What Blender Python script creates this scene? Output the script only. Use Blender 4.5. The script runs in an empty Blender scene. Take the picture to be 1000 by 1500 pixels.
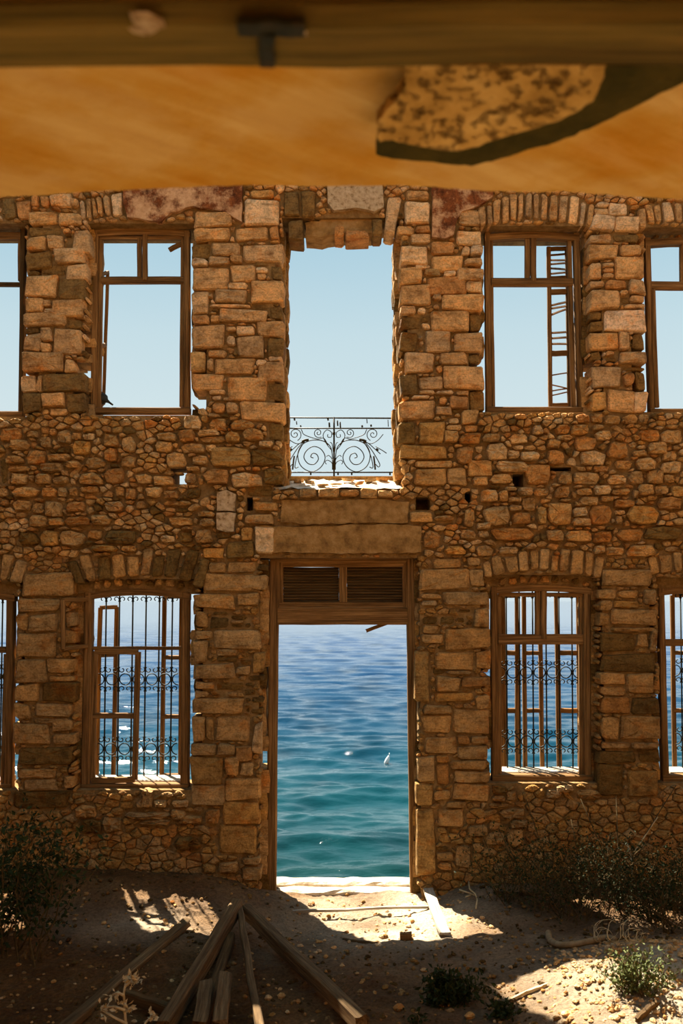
import bpy, math, random
import numpy as np
from mathutils import Vector, Matrix, kdtree, noise

# ------------------------------------------------------------------ camera, world, sun, exposure
F = 1458.0                      # focal length in pixels of a 1000 x 1500 frame
YC, ZC = -9.1, 2.56             # the inner face of the stone wall is the plane Y = 0, ground is about Z = 0
PITCH = math.atan(130.0 / F)
scene = bpy.context.scene
COL = scene.collection
cam_data = bpy.data.cameras.new('camera')
cam_data.sensor_fit = 'VERTICAL'
cam_data.sensor_height = 36.0
cam_data.lens = F / 1500.0 * 36.0
cam_data.clip_end = 20000
cam_data.dof.use_dof = True
cam_data.dof.focus_distance = 9.2
cam_data.dof.aperture_fstop = 2.9
cam = bpy.data.objects.new('camera', cam_data)
COL.objects.link(cam)
cam.location = (0, YC, ZC)
cam.rotation_euler = (math.pi / 2 + PITCH, 0, 0)
scene.camera = cam

scene.view_settings.view_transform = 'Standard'
scene.view_settings.look = 'None'
scene.view_settings.exposure = 0.0
scene.view_settings.gamma = 1.0
scene.view_settings.use_curve_mapping = False

world = bpy.data.worlds.new('sky')
scene.world = world
world.use_nodes = True
wn = world.node_tree.nodes
wl = world.node_tree.links
wn.clear()
wo = wn.new('ShaderNodeOutputWorld')
wb = wn.new('ShaderNodeBackground')
wt = wn.new('ShaderNodeTexCoord')
ws = wn.new('ShaderNodeSeparateXYZ')
wr = wn.new('ShaderNodeValToRGB')
wl.new(wt.outputs['Generated'], ws.inputs[0])
wl.new(ws.outputs['Z'], wr.inputs[0])
wl.new(wr.outputs[0], wb.inputs[0])
wl.new(wb.outputs[0], wo.inputs[0])
cr = wr.color_ramp
cr.elements[0].position = 0.0
cr.elements[0].color = (0.66, 0.77, 0.81, 1)
cr.elements[1].position = 1.0
cr.elements[1].color = (0.22, 0.42, 0.60, 1)
for p, c in ((0.17, (0.65, 0.78, 0.815, 1)), (0.26, (0.56, 0.725, 0.79, 1)), (0.36, (0.40, 0.615, 0.735, 1))):
    e = cr.elements.new(p)
    e.color = c
wb.inputs[1].default_value = 1.0

KX, KY = 0.34, 0.66             # sideways and inward travel of sunlight per metre of fall
sun_data = bpy.data.lights.new('sun', 'SUN')
sun_data.energy = 27.0
sun_data.angle = math.radians(0.6)
sun_data.color = (1.0, 0.92, 0.78)
sun = bpy.data.objects.new('sun', sun_data)
COL.objects.link(sun)
sun.rotation_euler = Vector((KX, -KY, -1)).to_track_quat('-Z', 'Y').to_euler()
sun.location = (-6, 12, 18)

# ------------------------------------------------------------------ helpers
CP, SP = math.cos(PITCH), math.sin(PITCH)
def P(px, py, Y=0.0):
    """point of the plane at depth Y that the photograph shows at pixel px, py"""
    r = (px - 500.0) / F
    u = (750.0 - py) / F
    d = Vector((r, CP - u * SP, SP + u * CP))
    t = (Y - YC) / d.y
    return Vector((0, YC, ZC)) + d * t

def mpp(Y=0.0):
    return (Y - YC) / F

def tag(o, label=None, cat=None, group=None, kind=None):
    if label: o['label'] = label
    if cat: o['category'] = cat
    if group: o['group'] = group
    if kind: o['kind'] = kind
    return o

def empty(name, loc):
    o = bpy.data.objects.new(name, None)
    o.empty_display_size = 0.1
    COL.objects.link(o)
    o.location = loc
    return o

def wpos(o):
    v = Vector(o.location)
    while o.parent:
        o = o.parent
        v += Vector(o.location)
    return v

def obj(name, verts, faces, mat, parent=None, smooth=False, col=None, cols=None, grain=None):
    """one mesh object; verts in world space, origin moved to their middle"""
    V = np.array([tuple(v) for v in verts], dtype=float).reshape(-1, 3)
    c = (V.min(0) + V.max(0)) / 2
    me = bpy.data.meshes.new(name)
    me.from_pydata([tuple(v) for v in (V - c)], [], [tuple(f) for f in faces])
    if smooth:
        me.polygons.foreach_set('use_smooth', [True] * len(me.polygons))
    if col is not None or cols is not None:
        a = me.color_attributes.new('tint', 'FLOAT_COLOR', 'POINT')
        if cols is None:
            arr = np.tile(np.array([col[0], col[1], col[2], 1.0]), (len(V), 1))
        else:
            arr = np.array(cols, dtype=float)
        a.data.foreach_set('color', arr.astype(np.float32).ravel())
    if grain is not None:
        a = me.attributes.new('grain', 'FLOAT_VECTOR', 'POINT')
        a.data.foreach_set('vector', np.array(grain, dtype=np.float32).ravel())
    me.materials.append(mat)
    me.update()
    o = bpy.data.objects.new(name, me)
    COL.objects.link(o)
    o.location = Vector(c)
    if parent:
        o.parent = parent
        o.location = Vector(c) - wpos(parent)
    return o

class MB:
    """collects geometry for one mesh"""
    def __init__(s):
        s.v, s.f, s.c, s.g = [], [], [], []
    def add(s, v, f, col=None, grain=None):
        k = len(s.v)
        s.v += [tuple(x) for x in v]
        s.f += [tuple(i + k for i in q) for q in f]
        if col is not None:
            s.c += [(col[0], col[1], col[2], 1.0)] * len(v)
        if grain is not None:
            s.g += grain
    def build(s, name, mat, parent=None, smooth=False):
        return obj(name, s.v, s.f, mat, parent, smooth, cols=s.c if s.c else None, grain=s.g if s.g else None)

def frame_axes(d, up):
    d = d.normalized()
    s = d.cross(up)
    if s.length < 1e-4:
        s = d.cross(Vector((1, 0, 0)))
    s.normalize()
    return d, s, s.cross(d).normalized()

def beam_geo(a, b, w, h, up=Vector((0, -1, 0)), seg=4, jit=0.0, rng=random, taper=1.0, ragged=0.0):
    """squared timber from a to b: w across, h along `up`, chamfered, a little uneven"""
    a, b = Vector(a), Vector(b)
    d, s, u = frame_axes(b - a, up)
    L = (b - a).length
    ch = min(w, h) * 0.14
    prof = [(-w/2+ch, -h/2), (w/2-ch, -h/2), (w/2, -h/2+ch), (w/2, h/2-ch), (w/2-ch, h/2), (-w/2+ch, h/2), (-w/2, h/2-ch), (-w/2, -h/2+ch)]
    v, g, f = [], [], []
    g0 = (rng.random() * 20, rng.random() * 20, rng.random() * 20)
    for i in range(seg + 1):
        t = i / seg
        k = 1 + (taper - 1) * t
        o = s * rng.uniform(-jit, jit) + u * rng.uniform(-jit, jit)
        for (x, y) in prof:
            e = 0.0
            if ragged and i in (0, seg):
                e = rng.uniform(-ragged, ragged)
            p = a + d * (L * t + e) + s * x * k + u * y * k + o + Vector((rng.uniform(-jit, jit), rng.uniform(-jit, jit), rng.uniform(-jit, jit))) * 0.3
            v.append(p)
            g.append((g0[0] + L * t, g0[1] + x, g0[2] + y))
    n = 8
    for i in range(seg):
        for j in range(n):
            f.append((i*n+j, i*n+(j+1) % n, (i+1)*n+(j+1) % n, (i+1)*n+j))
    f.append(tuple(range(n))[::-1])
    f.append(tuple(seg*n + j for j in range(n)))
    return v, f, g

def beam(name, parent, a, b, w, h, mat, up=Vector((0, -1, 0)), seg=4, jit=0.002, rng=random, taper=1.0, ragged=0.0):
    v, f, g = beam_geo(a, b, w, h, up, seg, jit, rng, taper, ragged)
    return obj(name, v, f, mat, parent, grain=g)

def pbeam(name, parent, p0, p1, wpx, Y, depth, mat, Y1=None, **kw):
    """timber drawn between two photograph pixels on the plane Y (to Y1)"""
    a = P(p0[0], p0[1], Y)
    b = P(p1[0], p1[1], Y if Y1 is None else Y1)
    return beam(name, parent, a, b, wpx * mpp(Y), depth, mat, **kw)

def tube_geo(pts, r, n=5, r1=None):
    pts = [Vector(p) for p in pts]
    v, f = [], []
    m = len(pts)
    up = Vector((0.13, -0.9, 0.31))
    for i, p in enumerate(pts):
        d = pts[min(i+1, m-1)] - pts[max(i-1, 0)]
        if d.length < 1e-9:
            d = Vector((0, 0, 1))
        d, s, u = frame_axes(d, up)
        rr = r if r1 is None else r + (r1 - r) * i / (m - 1)
        for j in range(n):
            a = 2 * math.pi * j / n
            v.append(p + s * math.cos(a) * rr + u * math.sin(a) * rr)
    for i in range(m - 1):
        for j in range(n):
            f.append((i*n+j, i*n+(j+1) % n, (i+1)*n+(j+1) % n, (i+1)*n+j))
    f.append(tuple(range(n))[::-1])
    f.append(tuple((m-1)*n + j for j in range(n)))
    return v, f

def tube(name, parent, pts, r, mat, n=5, r1=None):
    v, f = tube_geo(pts, r, n, r1)
    return obj(name, v, f, mat, parent, smooth=True)

# ------------------------------------------------------------------ materials
def new_mat(name):
    m = bpy.data.materials.new(name)
    m.use_nodes = True
    nt = m.node_tree
    b = nt.nodes['Principled BSDF']
    b.inputs['Roughness'].default_value = 0.92
    b.inputs['Specular IOR Level'].default_value = 0.12
    return m, nt, nt.nodes, nt.links, b

def nz(nt, vec, scale, detail=4.0, rough=0.6, dim='3D'):
    n = nt.nodes.new('ShaderNodeTexNoise')
    n.inputs['Scale'].default_value = scale
    n.inputs['Detail'].default_value = detail
    n.inputs['Roughness'].default_value = rough
    if vec is not None:
        nt.links.new(vec, n.inputs['Vector'])
    return n.outputs['Fac']

def ramp(nt, fac, stops):
    r = nt.nodes.new('ShaderNodeValToRGB')
    nt.links.new(fac, r.inputs[0])
    e = r.color_ramp.elements
    e[0].position, e[0].color = stops[0][0], tuple(stops[0][1]) + (1,)
    e[1].position, e[1].color = stops[-1][0], tuple(stops[-1][1]) + (1,)
    for p, c in stops[1:-1]:
        x = e.new(p)
        x.color = tuple(c) + (1,)
    return r.outputs[0]

def mix(nt, a, b, fac, mode='MIX'):
    m = nt.nodes.new('ShaderNodeMix')
    m.data_type = 'RGBA'
    m.blend_type = mode
    for sock, val in ((m.inputs[6], a), (m.inputs[7], b), (m.inputs[0], fac)):
        if hasattr(val, 'links') or hasattr(val, 'is_linked'):
            nt.links.new(val, sock)
        elif isinstance(val, (tuple, list)):
            sock.default_value = tuple(val) + (1,)
        else:
            sock.default_value = val
    return m.outputs[2]

def bump(nt, b, h, strength=0.5, dist=0.01):
    n = nt.nodes.new('ShaderNodeBump')
    n.inputs['Strength'].default_value = strength
    n.inputs['Distance'].default_value = dist
    nt.links.new(h, n.inputs['Height'])
    nt.links.new(n.outputs[0], b.inputs['Normal'])

def attr(nt, name):
    a = nt.nodes.new('ShaderNodeAttribute')
    a.attribute_name = name
    return a

def gpos(nt):
    return nt.nodes.new('ShaderNodeNewGeometry').outputs['Position']

def vscale(nt, vec, s):
    m = nt.nodes.new('ShaderNodeVectorMath')
    m.operation = 'MULTIPLY'
    nt.links.new(vec, m.inputs[0])
    m.inputs[1].default_value = s
    return m.outputs[0]

def mat_stone():
    m, nt, N, L, b = new_mat('weathered_stone')
    p = gpos(nt)
    c = attr(nt, 'tint').outputs['Color']
    big = nz(nt, p, 9.0, 5, 0.65)
    fine = nz(nt, p, 60.0, 4, 0.7)
    c1 = mix(nt, c, ramp(nt, big, [(0.25, (0.42, 0.36, 0.28)), (0.5, (1, 1, 1)), (0.75, (1.4, 1.32, 1.22))]), 1.0, 'MULTIPLY')
    c2 = mix(nt, c1, ramp(nt, fine, [(0.3, (0.55, 0.5, 0.42)), (0.5, (1, 1, 1)), (0.72, (1.35, 1.35, 1.35))]), 0.85, 'MULTIPLY')
    strata = nz(nt, vscale(nt, p, (5, 5, 30)), 1.0, 6, 0.7)
    c2 = mix(nt, c2, ramp(nt, strata, [(0.32, (0.5, 0.42, 0.32)), (0.46, (1, 1, 1)), (0.75, (1.2, 1.16, 1.08))]), 0.8, 'MULTIPLY')
    rust = ramp(nt, nz(nt, p, 4.2, 5, 0.7), [(0.54, (0, 0, 0)), (0.70, (1, 1, 1))])
    c3 = mix(nt, c2, mix(nt, c2, (1.0, 0.66, 0.34), 1.0, 'MULTIPLY'), rust)
    L.new(c3, b.inputs['Base Color'])
    layers = vscale(nt, p, (9, 9, 45))
    h = mix(nt, mix(nt, nz(nt, p, 24.0, 6, 0.75), nz(nt, layers, 1.0, 6, 0.7), 0.5), fine, 0.2)
    bump(nt, b, h, 1.0, 0.045)
    return m

def mat_plain(name, stops, scale, bump_scale=None, bstr=0.5, bdist=0.01, rough=0.95, stretch=None, detail=5):
    m, nt, N, L, b = new_mat(name)
    p = gpos(nt)
    if stretch:
        p = vscale(nt, p, stretch)
    L.new(ramp(nt, nz(nt, p, scale, detail, 0.65), stops), b.inputs['Base Color'])
    b.inputs['Roughness'].default_value = rough
    if bump_scale:
        bump(nt, b, nz(nt, gpos(nt), bump_scale, 6, 0.7), bstr, bdist)
    return m

def mat_wood(name, dark, mid, light, rough=0.85):
    m, nt, N, L, b = new_mat(name)
    g = attr(nt, 'grain').outputs['Vector']
    gs = vscale(nt, g, (2.2, 60, 60))
    gl = vscale(nt, g, (1.2, 14, 14))
    f1 = nz(nt, gs, 1.0, 5, 0.7)
    f2 = nz(nt, gl, 1.0, 4, 0.6)
    c = ramp(nt, f1, [(0.28, dark), (0.5, mid), (0.74, light)])
    c = mix(nt, c, ramp(nt, f2, [(0.3, (0.45, 0.42, 0.36)), (0.55, (1, 1, 1)), (0.8, (1.25, 1.2, 1.1))]), 0.9, 'MULTIPLY')
    L.new(c, b.inputs['Base Color'])
    b.inputs['Roughness'].default_value = rough
    bump(nt, b, f1, 0.7, 0.006)
    return m

M = {}
M['stone'] = mat_stone()
M['mortar'] = mat_plain('old_lime_mortar', [(0.25, (0.14, 0.072, 0.022)), (0.5, (0.29, 0.165, 0.058)), (0.75, (0.45, 0.28, 0.115))], 11.0, 45.0, 1.0, 0.03)
M['wood'] = mat_wood('brown_weathered_wood', (0.060, 0.027, 0.008), (0.19, 0.094, 0.029), (0.38, 0.21, 0.078))
M['wood_dark'] = mat_wood('dark_weathered_wood', (0.03, 0.016, 0.005), (0.085, 0.045, 0.014), (0.18, 0.10, 0.035))
M['wood_olive'] = mat_wood('olive_brown_joist_wood', (0.055, 0.038, 0.006), (0.115, 0.072, 0.012), (0.19, 0.11, 0.02))
M['wood_pale'] = mat_wood('pale_wood', (0.20, 0.15, 0.10), (0.42, 0.35, 0.26), (0.62, 0.55, 0.45))  # palest wood tone, used for sills and planks
M['wood_floor'] = mat_wood('grey_brown_fallen_timber', (0.045, 0.024, 0.009), (0.13, 0.075, 0.03), (0.26, 0.17, 0.08))
M['iron'] = mat_plain('black_rusty_iron', [(0.35, (0.010, 0.012, 0.006)), (0.6, (0.022, 0.018, 0.008)), (0.8, (0.07, 0.03, 0.01))], 30.0, rough=0.6)
M['step'] = mat_plain('pale_worn_limestone', [(0.3, (0.40, 0.30, 0.18)), (0.5, (0.62, 0.52, 0.38)), (0.7, (0.75, 0.68, 0.56))], 9.0, 40.0, 0.6, 0.02)
M['leaf_dark'] = mat_plain('dark_green_leaf', [(0.3, (0.010, 0.017, 0.004)), (0.7, (0.036, 0.046, 0.010))], 20.0, rough=0.7)
M['leaf_green'] = mat_plain('olive_green_leaf', [(0.3, (0.05, 0.065, 0.015)), (0.7, (0.14, 0.15, 0.045))], 20.0, rough=0.7)
M['twig'] = mat_plain('dry_brown_twig', [(0.3, (0.04, 0.026, 0.009)), (0.7, (0.14, 0.09, 0.035))], 14.0)
M['straw'] = mat_plain('pale_dry_straw', [(0.3, (0.34, 0.24, 0.11)), (0.7, (0.62, 0.50, 0.30))], 14.0)
M['bird'] = mat_plain('slate_grey_feather', [(0.3, (0.012, 0.013, 0.010)), (0.7, (0.04, 0.038, 0.03))], 30.0, rough=0.6)
M['white_paint'] = mat_plain('white_painted_float', [(0.3, (0.75, 0.75, 0.72)), (0.7, (0.85, 0.85, 0.82))], 20.0, rough=0.5)
M['hose'] = mat_plain('dusty_tan_hose', [(0.3, (0.20, 0.13, 0.06)), (0.7, (0.34, 0.24, 0.13))], 16.0, rough=0.7)

def mat_stained_plaster():
    m, nt, N, L, b = new_mat('red_stained_wall_plaster')
    p = gpos(nt)
    n1 = nz(nt, p, 3.6, 7, 0.68)
    n2 = nz(nt, p, 16.0, 5, 0.7)
    base = ramp(nt, n2, [(0.3, (0.40, 0.20, 0.085)), (0.55, (0.58, 0.33, 0.165)), (0.75, (0.66, 0.42, 0.22))])
    red = ramp(nt, n2, [(0.35, (0.07, 0.022, 0.008)), (0.6, (0.22, 0.065, 0.018)), (0.8, (0.42, 0.16, 0.04))])
    c = mix(nt, base, red, ramp(nt, n1, [(0.43, (0, 0, 0)), (0.54, (1, 1, 1))]))
    L.new(c, b.inputs['Base Color'])
    bump(nt, b, n2, 0.5, 0.01)
    return m
M['plaster_red'] = mat_stained_plaster()
M['plaster_pale'] = mat_plain('pale_wall_plaster', [(0.34, (0.26, 0.15, 0.06)), (0.46, (0.52, 0.35, 0.19)), (0.7, (0.68, 0.50, 0.31))], 24.0, 50.0, 1.0, 0.02)
M['render'] = mat_plain('ochre_cement_render', [(0.30, (0.20, 0.10, 0.028)), (0.5, (0.40, 0.215, 0.066)), (0.70, (0.54, 0.32, 0.125))], 9.0, 40.0, 1.0, 0.03)

def mat_ceiling():
    m, nt, N, L, b = new_mat('ochre_ceiling_plaster')
    p = gpos(nt)
    rot = N.new('ShaderNodeVectorRotate')
    rot.rotation_type = 'Z_AXIS'
    rot.inputs['Angle'].default_value = 0.9
    L.new(p, rot.inputs['Vector'])
    s = vscale(nt, rot.outputs[0], (14.0, 2.2, 1))
    n1 = nz(nt, s, 0.8, 5, 0.6)
    n2 = nz(nt, p, 2.6, 5, 0.6)
    c1 = ramp(nt, n1, [(0.34, (0.36, 0.15, 0.008)), (0.5, (0.45, 0.225, 0.03)), (0.64, (0.56, 0.34, 0.10))])
    c2 = ramp(nt, n2, [(0.38, (0.42, 0.165, 0.006)), (0.5, (0.47, 0.245, 0.04)), (0.62, (0.56, 0.36, 0.13))])
    L.new(mix(nt, c1, c2, 0.55), b.inputs['Base Color'])
    bump(nt, b, nz(nt, p, 9.0, 5, 0.6), 0.4, 0.02)
    return m
M['ceiling'] = mat_ceiling()
def mat_pitted():
    m, nt, N, L, b = new_mat('pitted_ochre_plaster')
    p = gpos(nt)
    c = ramp(nt, nz(nt, p, 9.0, 5, 0.65), [(0.3, (0.22, 0.115, 0.02)), (0.5, (0.40, 0.225, 0.055)), (0.72, (0.56, 0.35, 0.11))])
    pits = nz(nt, p, 40.0, 3, 0.55)
    c = mix(nt, c, ramp(nt, pits, [(0.33, (0.22, 0.18, 0.1)), (0.41, (1, 1, 1))]), 1.0, 'MULTIPLY')
    L.new(c, b.inputs['Base Color'])
    bump(nt, b, ramp(nt, pits, [(0.36, (0, 0, 0)), (0.48, (1, 1, 1))]), 1.0, 0.02)
    return m
M['rough_slab'] = mat_pitted()
M['rim_shade'] = mat_plain('slab_rim_shade', [(0.3, (0.030, 0.026, 0.004)), (0.7, (0.075, 0.052, 0.008))], 10.0, 30.0, 1.0, 0.02)  # shade of the slab's rim put into the colour

def mat_ground():
    m, nt, N, L, b = new_mat('dry_dirt_floor')
    p = gpos(nt)
    n1 = nz(nt, p, 2.2, 6, 0.65)
    n2 = nz(nt, p, 38.0, 5, 0.75)
    c = ramp(nt, n1, [(0.3, (0.075, 0.032, 0.009)), (0.5, (0.135, 0.062, 0.018)), (0.7, (0.21, 0.108, 0.038))])
    c = mix(nt, c, ramp(nt, n2, [(0.28, (0.4, 0.36, 0.3)), (0.5, (1, 1, 1)), (0.72, (1.7, 1.65, 1.55))]), 0.9, 'MULTIPLY')
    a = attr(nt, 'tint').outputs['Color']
    c = mix(nt, c, mix(nt, (0.68, 0.57, 0.40), ramp(nt, n2, [(0.3, (0.5, 0.46, 0.4)), (0.55, (1, 1, 1)), (0.75, (1.2, 1.2, 1.2))]), 1.0, 'MULTIPLY'), a)  # pale tone, placed by tint, brightens the sun patches
    L.new(c, b.inputs['Base Color'])
    bump(nt, b, nz(nt, p, 55.0, 6, 0.75), 1.0, 0.03)
    return m
M['ground'] = mat_ground()

def mat_sea():
    m, nt, N, L, b = new_mat('sea_water')
    p = gpos(nt)
    sx = N.new('ShaderNodeSeparateXYZ')
    L.new(p, sx.inputs[0])
    mp = N.new('ShaderNodeMapRange')
    mp.inputs[1].default_value = 8.0
    mp.inputs[2].default_value = 90.0
    L.new(sx.outputs['Y'], mp.inputs[0])
    pw = N.new('ShaderNodeMath')
    pw.operation = 'POWER'
    pw.inputs[1].default_value = 0.5
    L.new(mp.outputs[0], pw.inputs[0])
    depth_haze = ramp(nt, pw.outputs[0], [(0.0, (0.002, 0.020, 0.020)), (0.28, (0.001, 0.026, 0.034)), (0.5, (0.001, 0.020, 0.045)), (0.75, (0.004, 0.024, 0.064)), (1.0, (0.02, 0.04, 0.09))])  # teal shallows to deep blue; distant haze put into the last tones
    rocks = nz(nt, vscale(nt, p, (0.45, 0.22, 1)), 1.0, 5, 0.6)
    depth_haze = mix(nt, depth_haze, ramp(nt, rocks, [(0.3, (0.35, 0.4, 0.42)), (0.5, (1, 1, 1)), (0.75, (1.3, 1.25, 1.15))]), 0.8, 'MULTIPLY')
    L.new(depth_haze, b.inputs['Base Color'])
    b.inputs['Roughness'].default_value = 0.06
    b.inputs['Specular IOR Level'].default_value = 0.5
    b.inputs['IOR'].default_value = 1.333
    h1 = nz(nt, vscale(nt, p, (1.0, 1.9, 1)), 2.4, 5, 0.6)
    bump(nt, b, h1, 0.5, 0.05)
    return m
M['sea'] = mat_sea()

# ------------------------------------------------------------------ the stone wall: openings and body
# openings on the inner wall face, photograph pixels (x0, y0, x1, y1)
OPEN = {
    'upper_far_left': (-120, 326, 36, 610), 'upper_left': (130, 326, 281, 608), 'balcony': (416, 318, 583, 716),
    'upper_right': (708, 330, 860, 603), 'upper_far_right': (946, 332, 1100, 603),
    'lower_far_left': (-140, 852, 22, 1158), 'lower_left': (113, 848, 284, 1158), 'door': (384, 817, 610, 1340),
    'lower_right': (717, 842, 873, 1148), 'lower_far_right': (966, 846, 1120, 1148)}
HOLES = [(111, 530, 131, 547), (119, 480, 131, 486), (119, 508, 131, 513), (122, 572, 131, 585), (281, 576, 304, 592), (255, 697, 268, 708), (286, 692, 289, 695), (303, 716, 308, 719),
         (702, 519, 709, 533), (703, 470, 709, 485), (859, 529, 865, 545), (859, 448, 865, 458), (944, 513, 947, 518)]
THROUGH = [(249, 682, 273, 709), (80, 527, 131, 549), (859, 526, 902, 547)]
DARKS = [(751, 694, 767, 713), (609, 728, 630, 747), (681, 720, 690, 737), (804, 684, 837, 690), (360, 728, 370, 748), (96, 346, 106, 361),
         (293, 712, 312, 722), (256, 684, 272, 692)]
PITS = [(751, 694, 767, 713), (609, 728, 630, 747), (681, 720, 690, 737), (804, 684, 837, 690), (361, 728, 370, 748)]
TH = 0.55
BODY_Y = 0.022

def wall_body():
    rects = []
    for k, (x0, y0, x1, y1) in OPEN.items():
        ins = 22 if k.startswith('upper') else (12 if k != 'balcony' else 14)
        if k == 'door': ins = 6
        rects.append((x0 - ins, y0, x1 + ins, y1))
    rects += THROUGH + PITS
    def w(px, py):
        q = P(px, py, 0.0)
        return q.x, q.z
    R = []
    for (x0, y0, x1, y1) in rects:
        zt, zb = w(500, y0)[1], w(500, y1)[1]
        ym = (y0 + y1) / 2
        R.append((w(x0, ym)[0], w(x1, ym)[0], zb, zt))
    xs = sorted({-9.0, 9.0} | {r[0] for r in R} | {r[1] for r in R})
    zs = sorted({-0.6, 7.0} | {r[2] for r in R} | {r[3] for r in R})
    zs = [z for z in zs if z >= -0.6]
    nx, nz_ = len(xs) - 1, len(zs) - 1
    solid = np.ones((nx, nz_), bool)
    for i in range(nx):
        for j in range(nz_):
            cx, cz = (xs[i] + xs[i+1]) / 2, (zs[j] + zs[j+1]) / 2
            for r in R:
                if r[0] < cx < r[1] and r[2] < cz < r[3]:
                    solid[i, j] = False
    v, f, idx = [], [], {}
    def vid(i, j, k):
        if (i, j, k) not in idx:
            idx[(i, j, k)] = len(v)
            v.append((xs[i], BODY_Y if k == 0 else TH, zs[j]))
        return idx[(i, j, k)]
    def sol(i, j):
        return 0 <= i < nx and 0 <= j < nz_ and solid[i, j]
    for i in range(nx):
        for j in range(nz_):
            if not solid[i, j]:
                continue
            f.append((vid(i, j, 0), vid(i+1, j, 0), vid(i+1, j+1, 0), vid(i, j+1, 0)))
            f.append((vid(i, j, 1), vid(i, j+1, 1), vid(i+1, j+1, 1), vid(i+1, j, 1)))
            if not sol(i-1, j): f.append((vid(i, j, 0), vid(i, j+1, 0), vid(i, j+1, 1), vid(i, j, 1)))
            if not sol(i+1, j): f.append((vid(i+1, j, 0), vid(i+1, j, 1), vid(i+1, j+1, 1), vid(i+1, j+1, 0)))
            if not sol(i, j-1): f.append((vid(i, j, 0), vid(i, j, 1), vid(i+1, j, 1), vid(i+1, j, 0)))
            if not sol(i, j+1): f.append((vid(i, j+1, 0), vid(i+1, j+1, 0), vid(i+1, j+1, 1), vid(i, j+1, 1)))
    return v, f
_v, _f = wall_body()
wall = obj('wall_back', _v, _f, M['mortar'])
tag(wall, 'ruined two-storey rubble stone wall with open windows and a doorway to the sea', 'wall', kind='structure')

# unseen rest of the room behind the camera, added to dim the sky fill
def plain_wall(name, x0, x1, y0, y1, z1, label):
    v = [(x, y, z) for x in (x0, x1) for y in (y0, y1) for z in (-.3, z1)]
    o = obj(name, v, [(0, 1, 3, 2), (4, 6, 7, 5), (0, 4, 5, 1), (2, 3, 7, 6), (0, 2, 6, 4), (1, 5, 7, 3)], M['render'])
    tag(o, label, 'wall', kind='structure')
plain_wall('wall_left', -6.5, -6.0, -13.0, BODY_Y, 6.6, 'ochre rendered side wall outside the left of the photograph')
plain_wall('wall_right', 6.0, 6.5, -13.0, BODY_Y, 6.6, 'ochre rendered side wall outside the right of the photograph')
plain_wall('wall_rear', -6.5, 6.5, -13.5, -13.0, 6.6, 'ochre rendered wall behind the camera')

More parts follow.
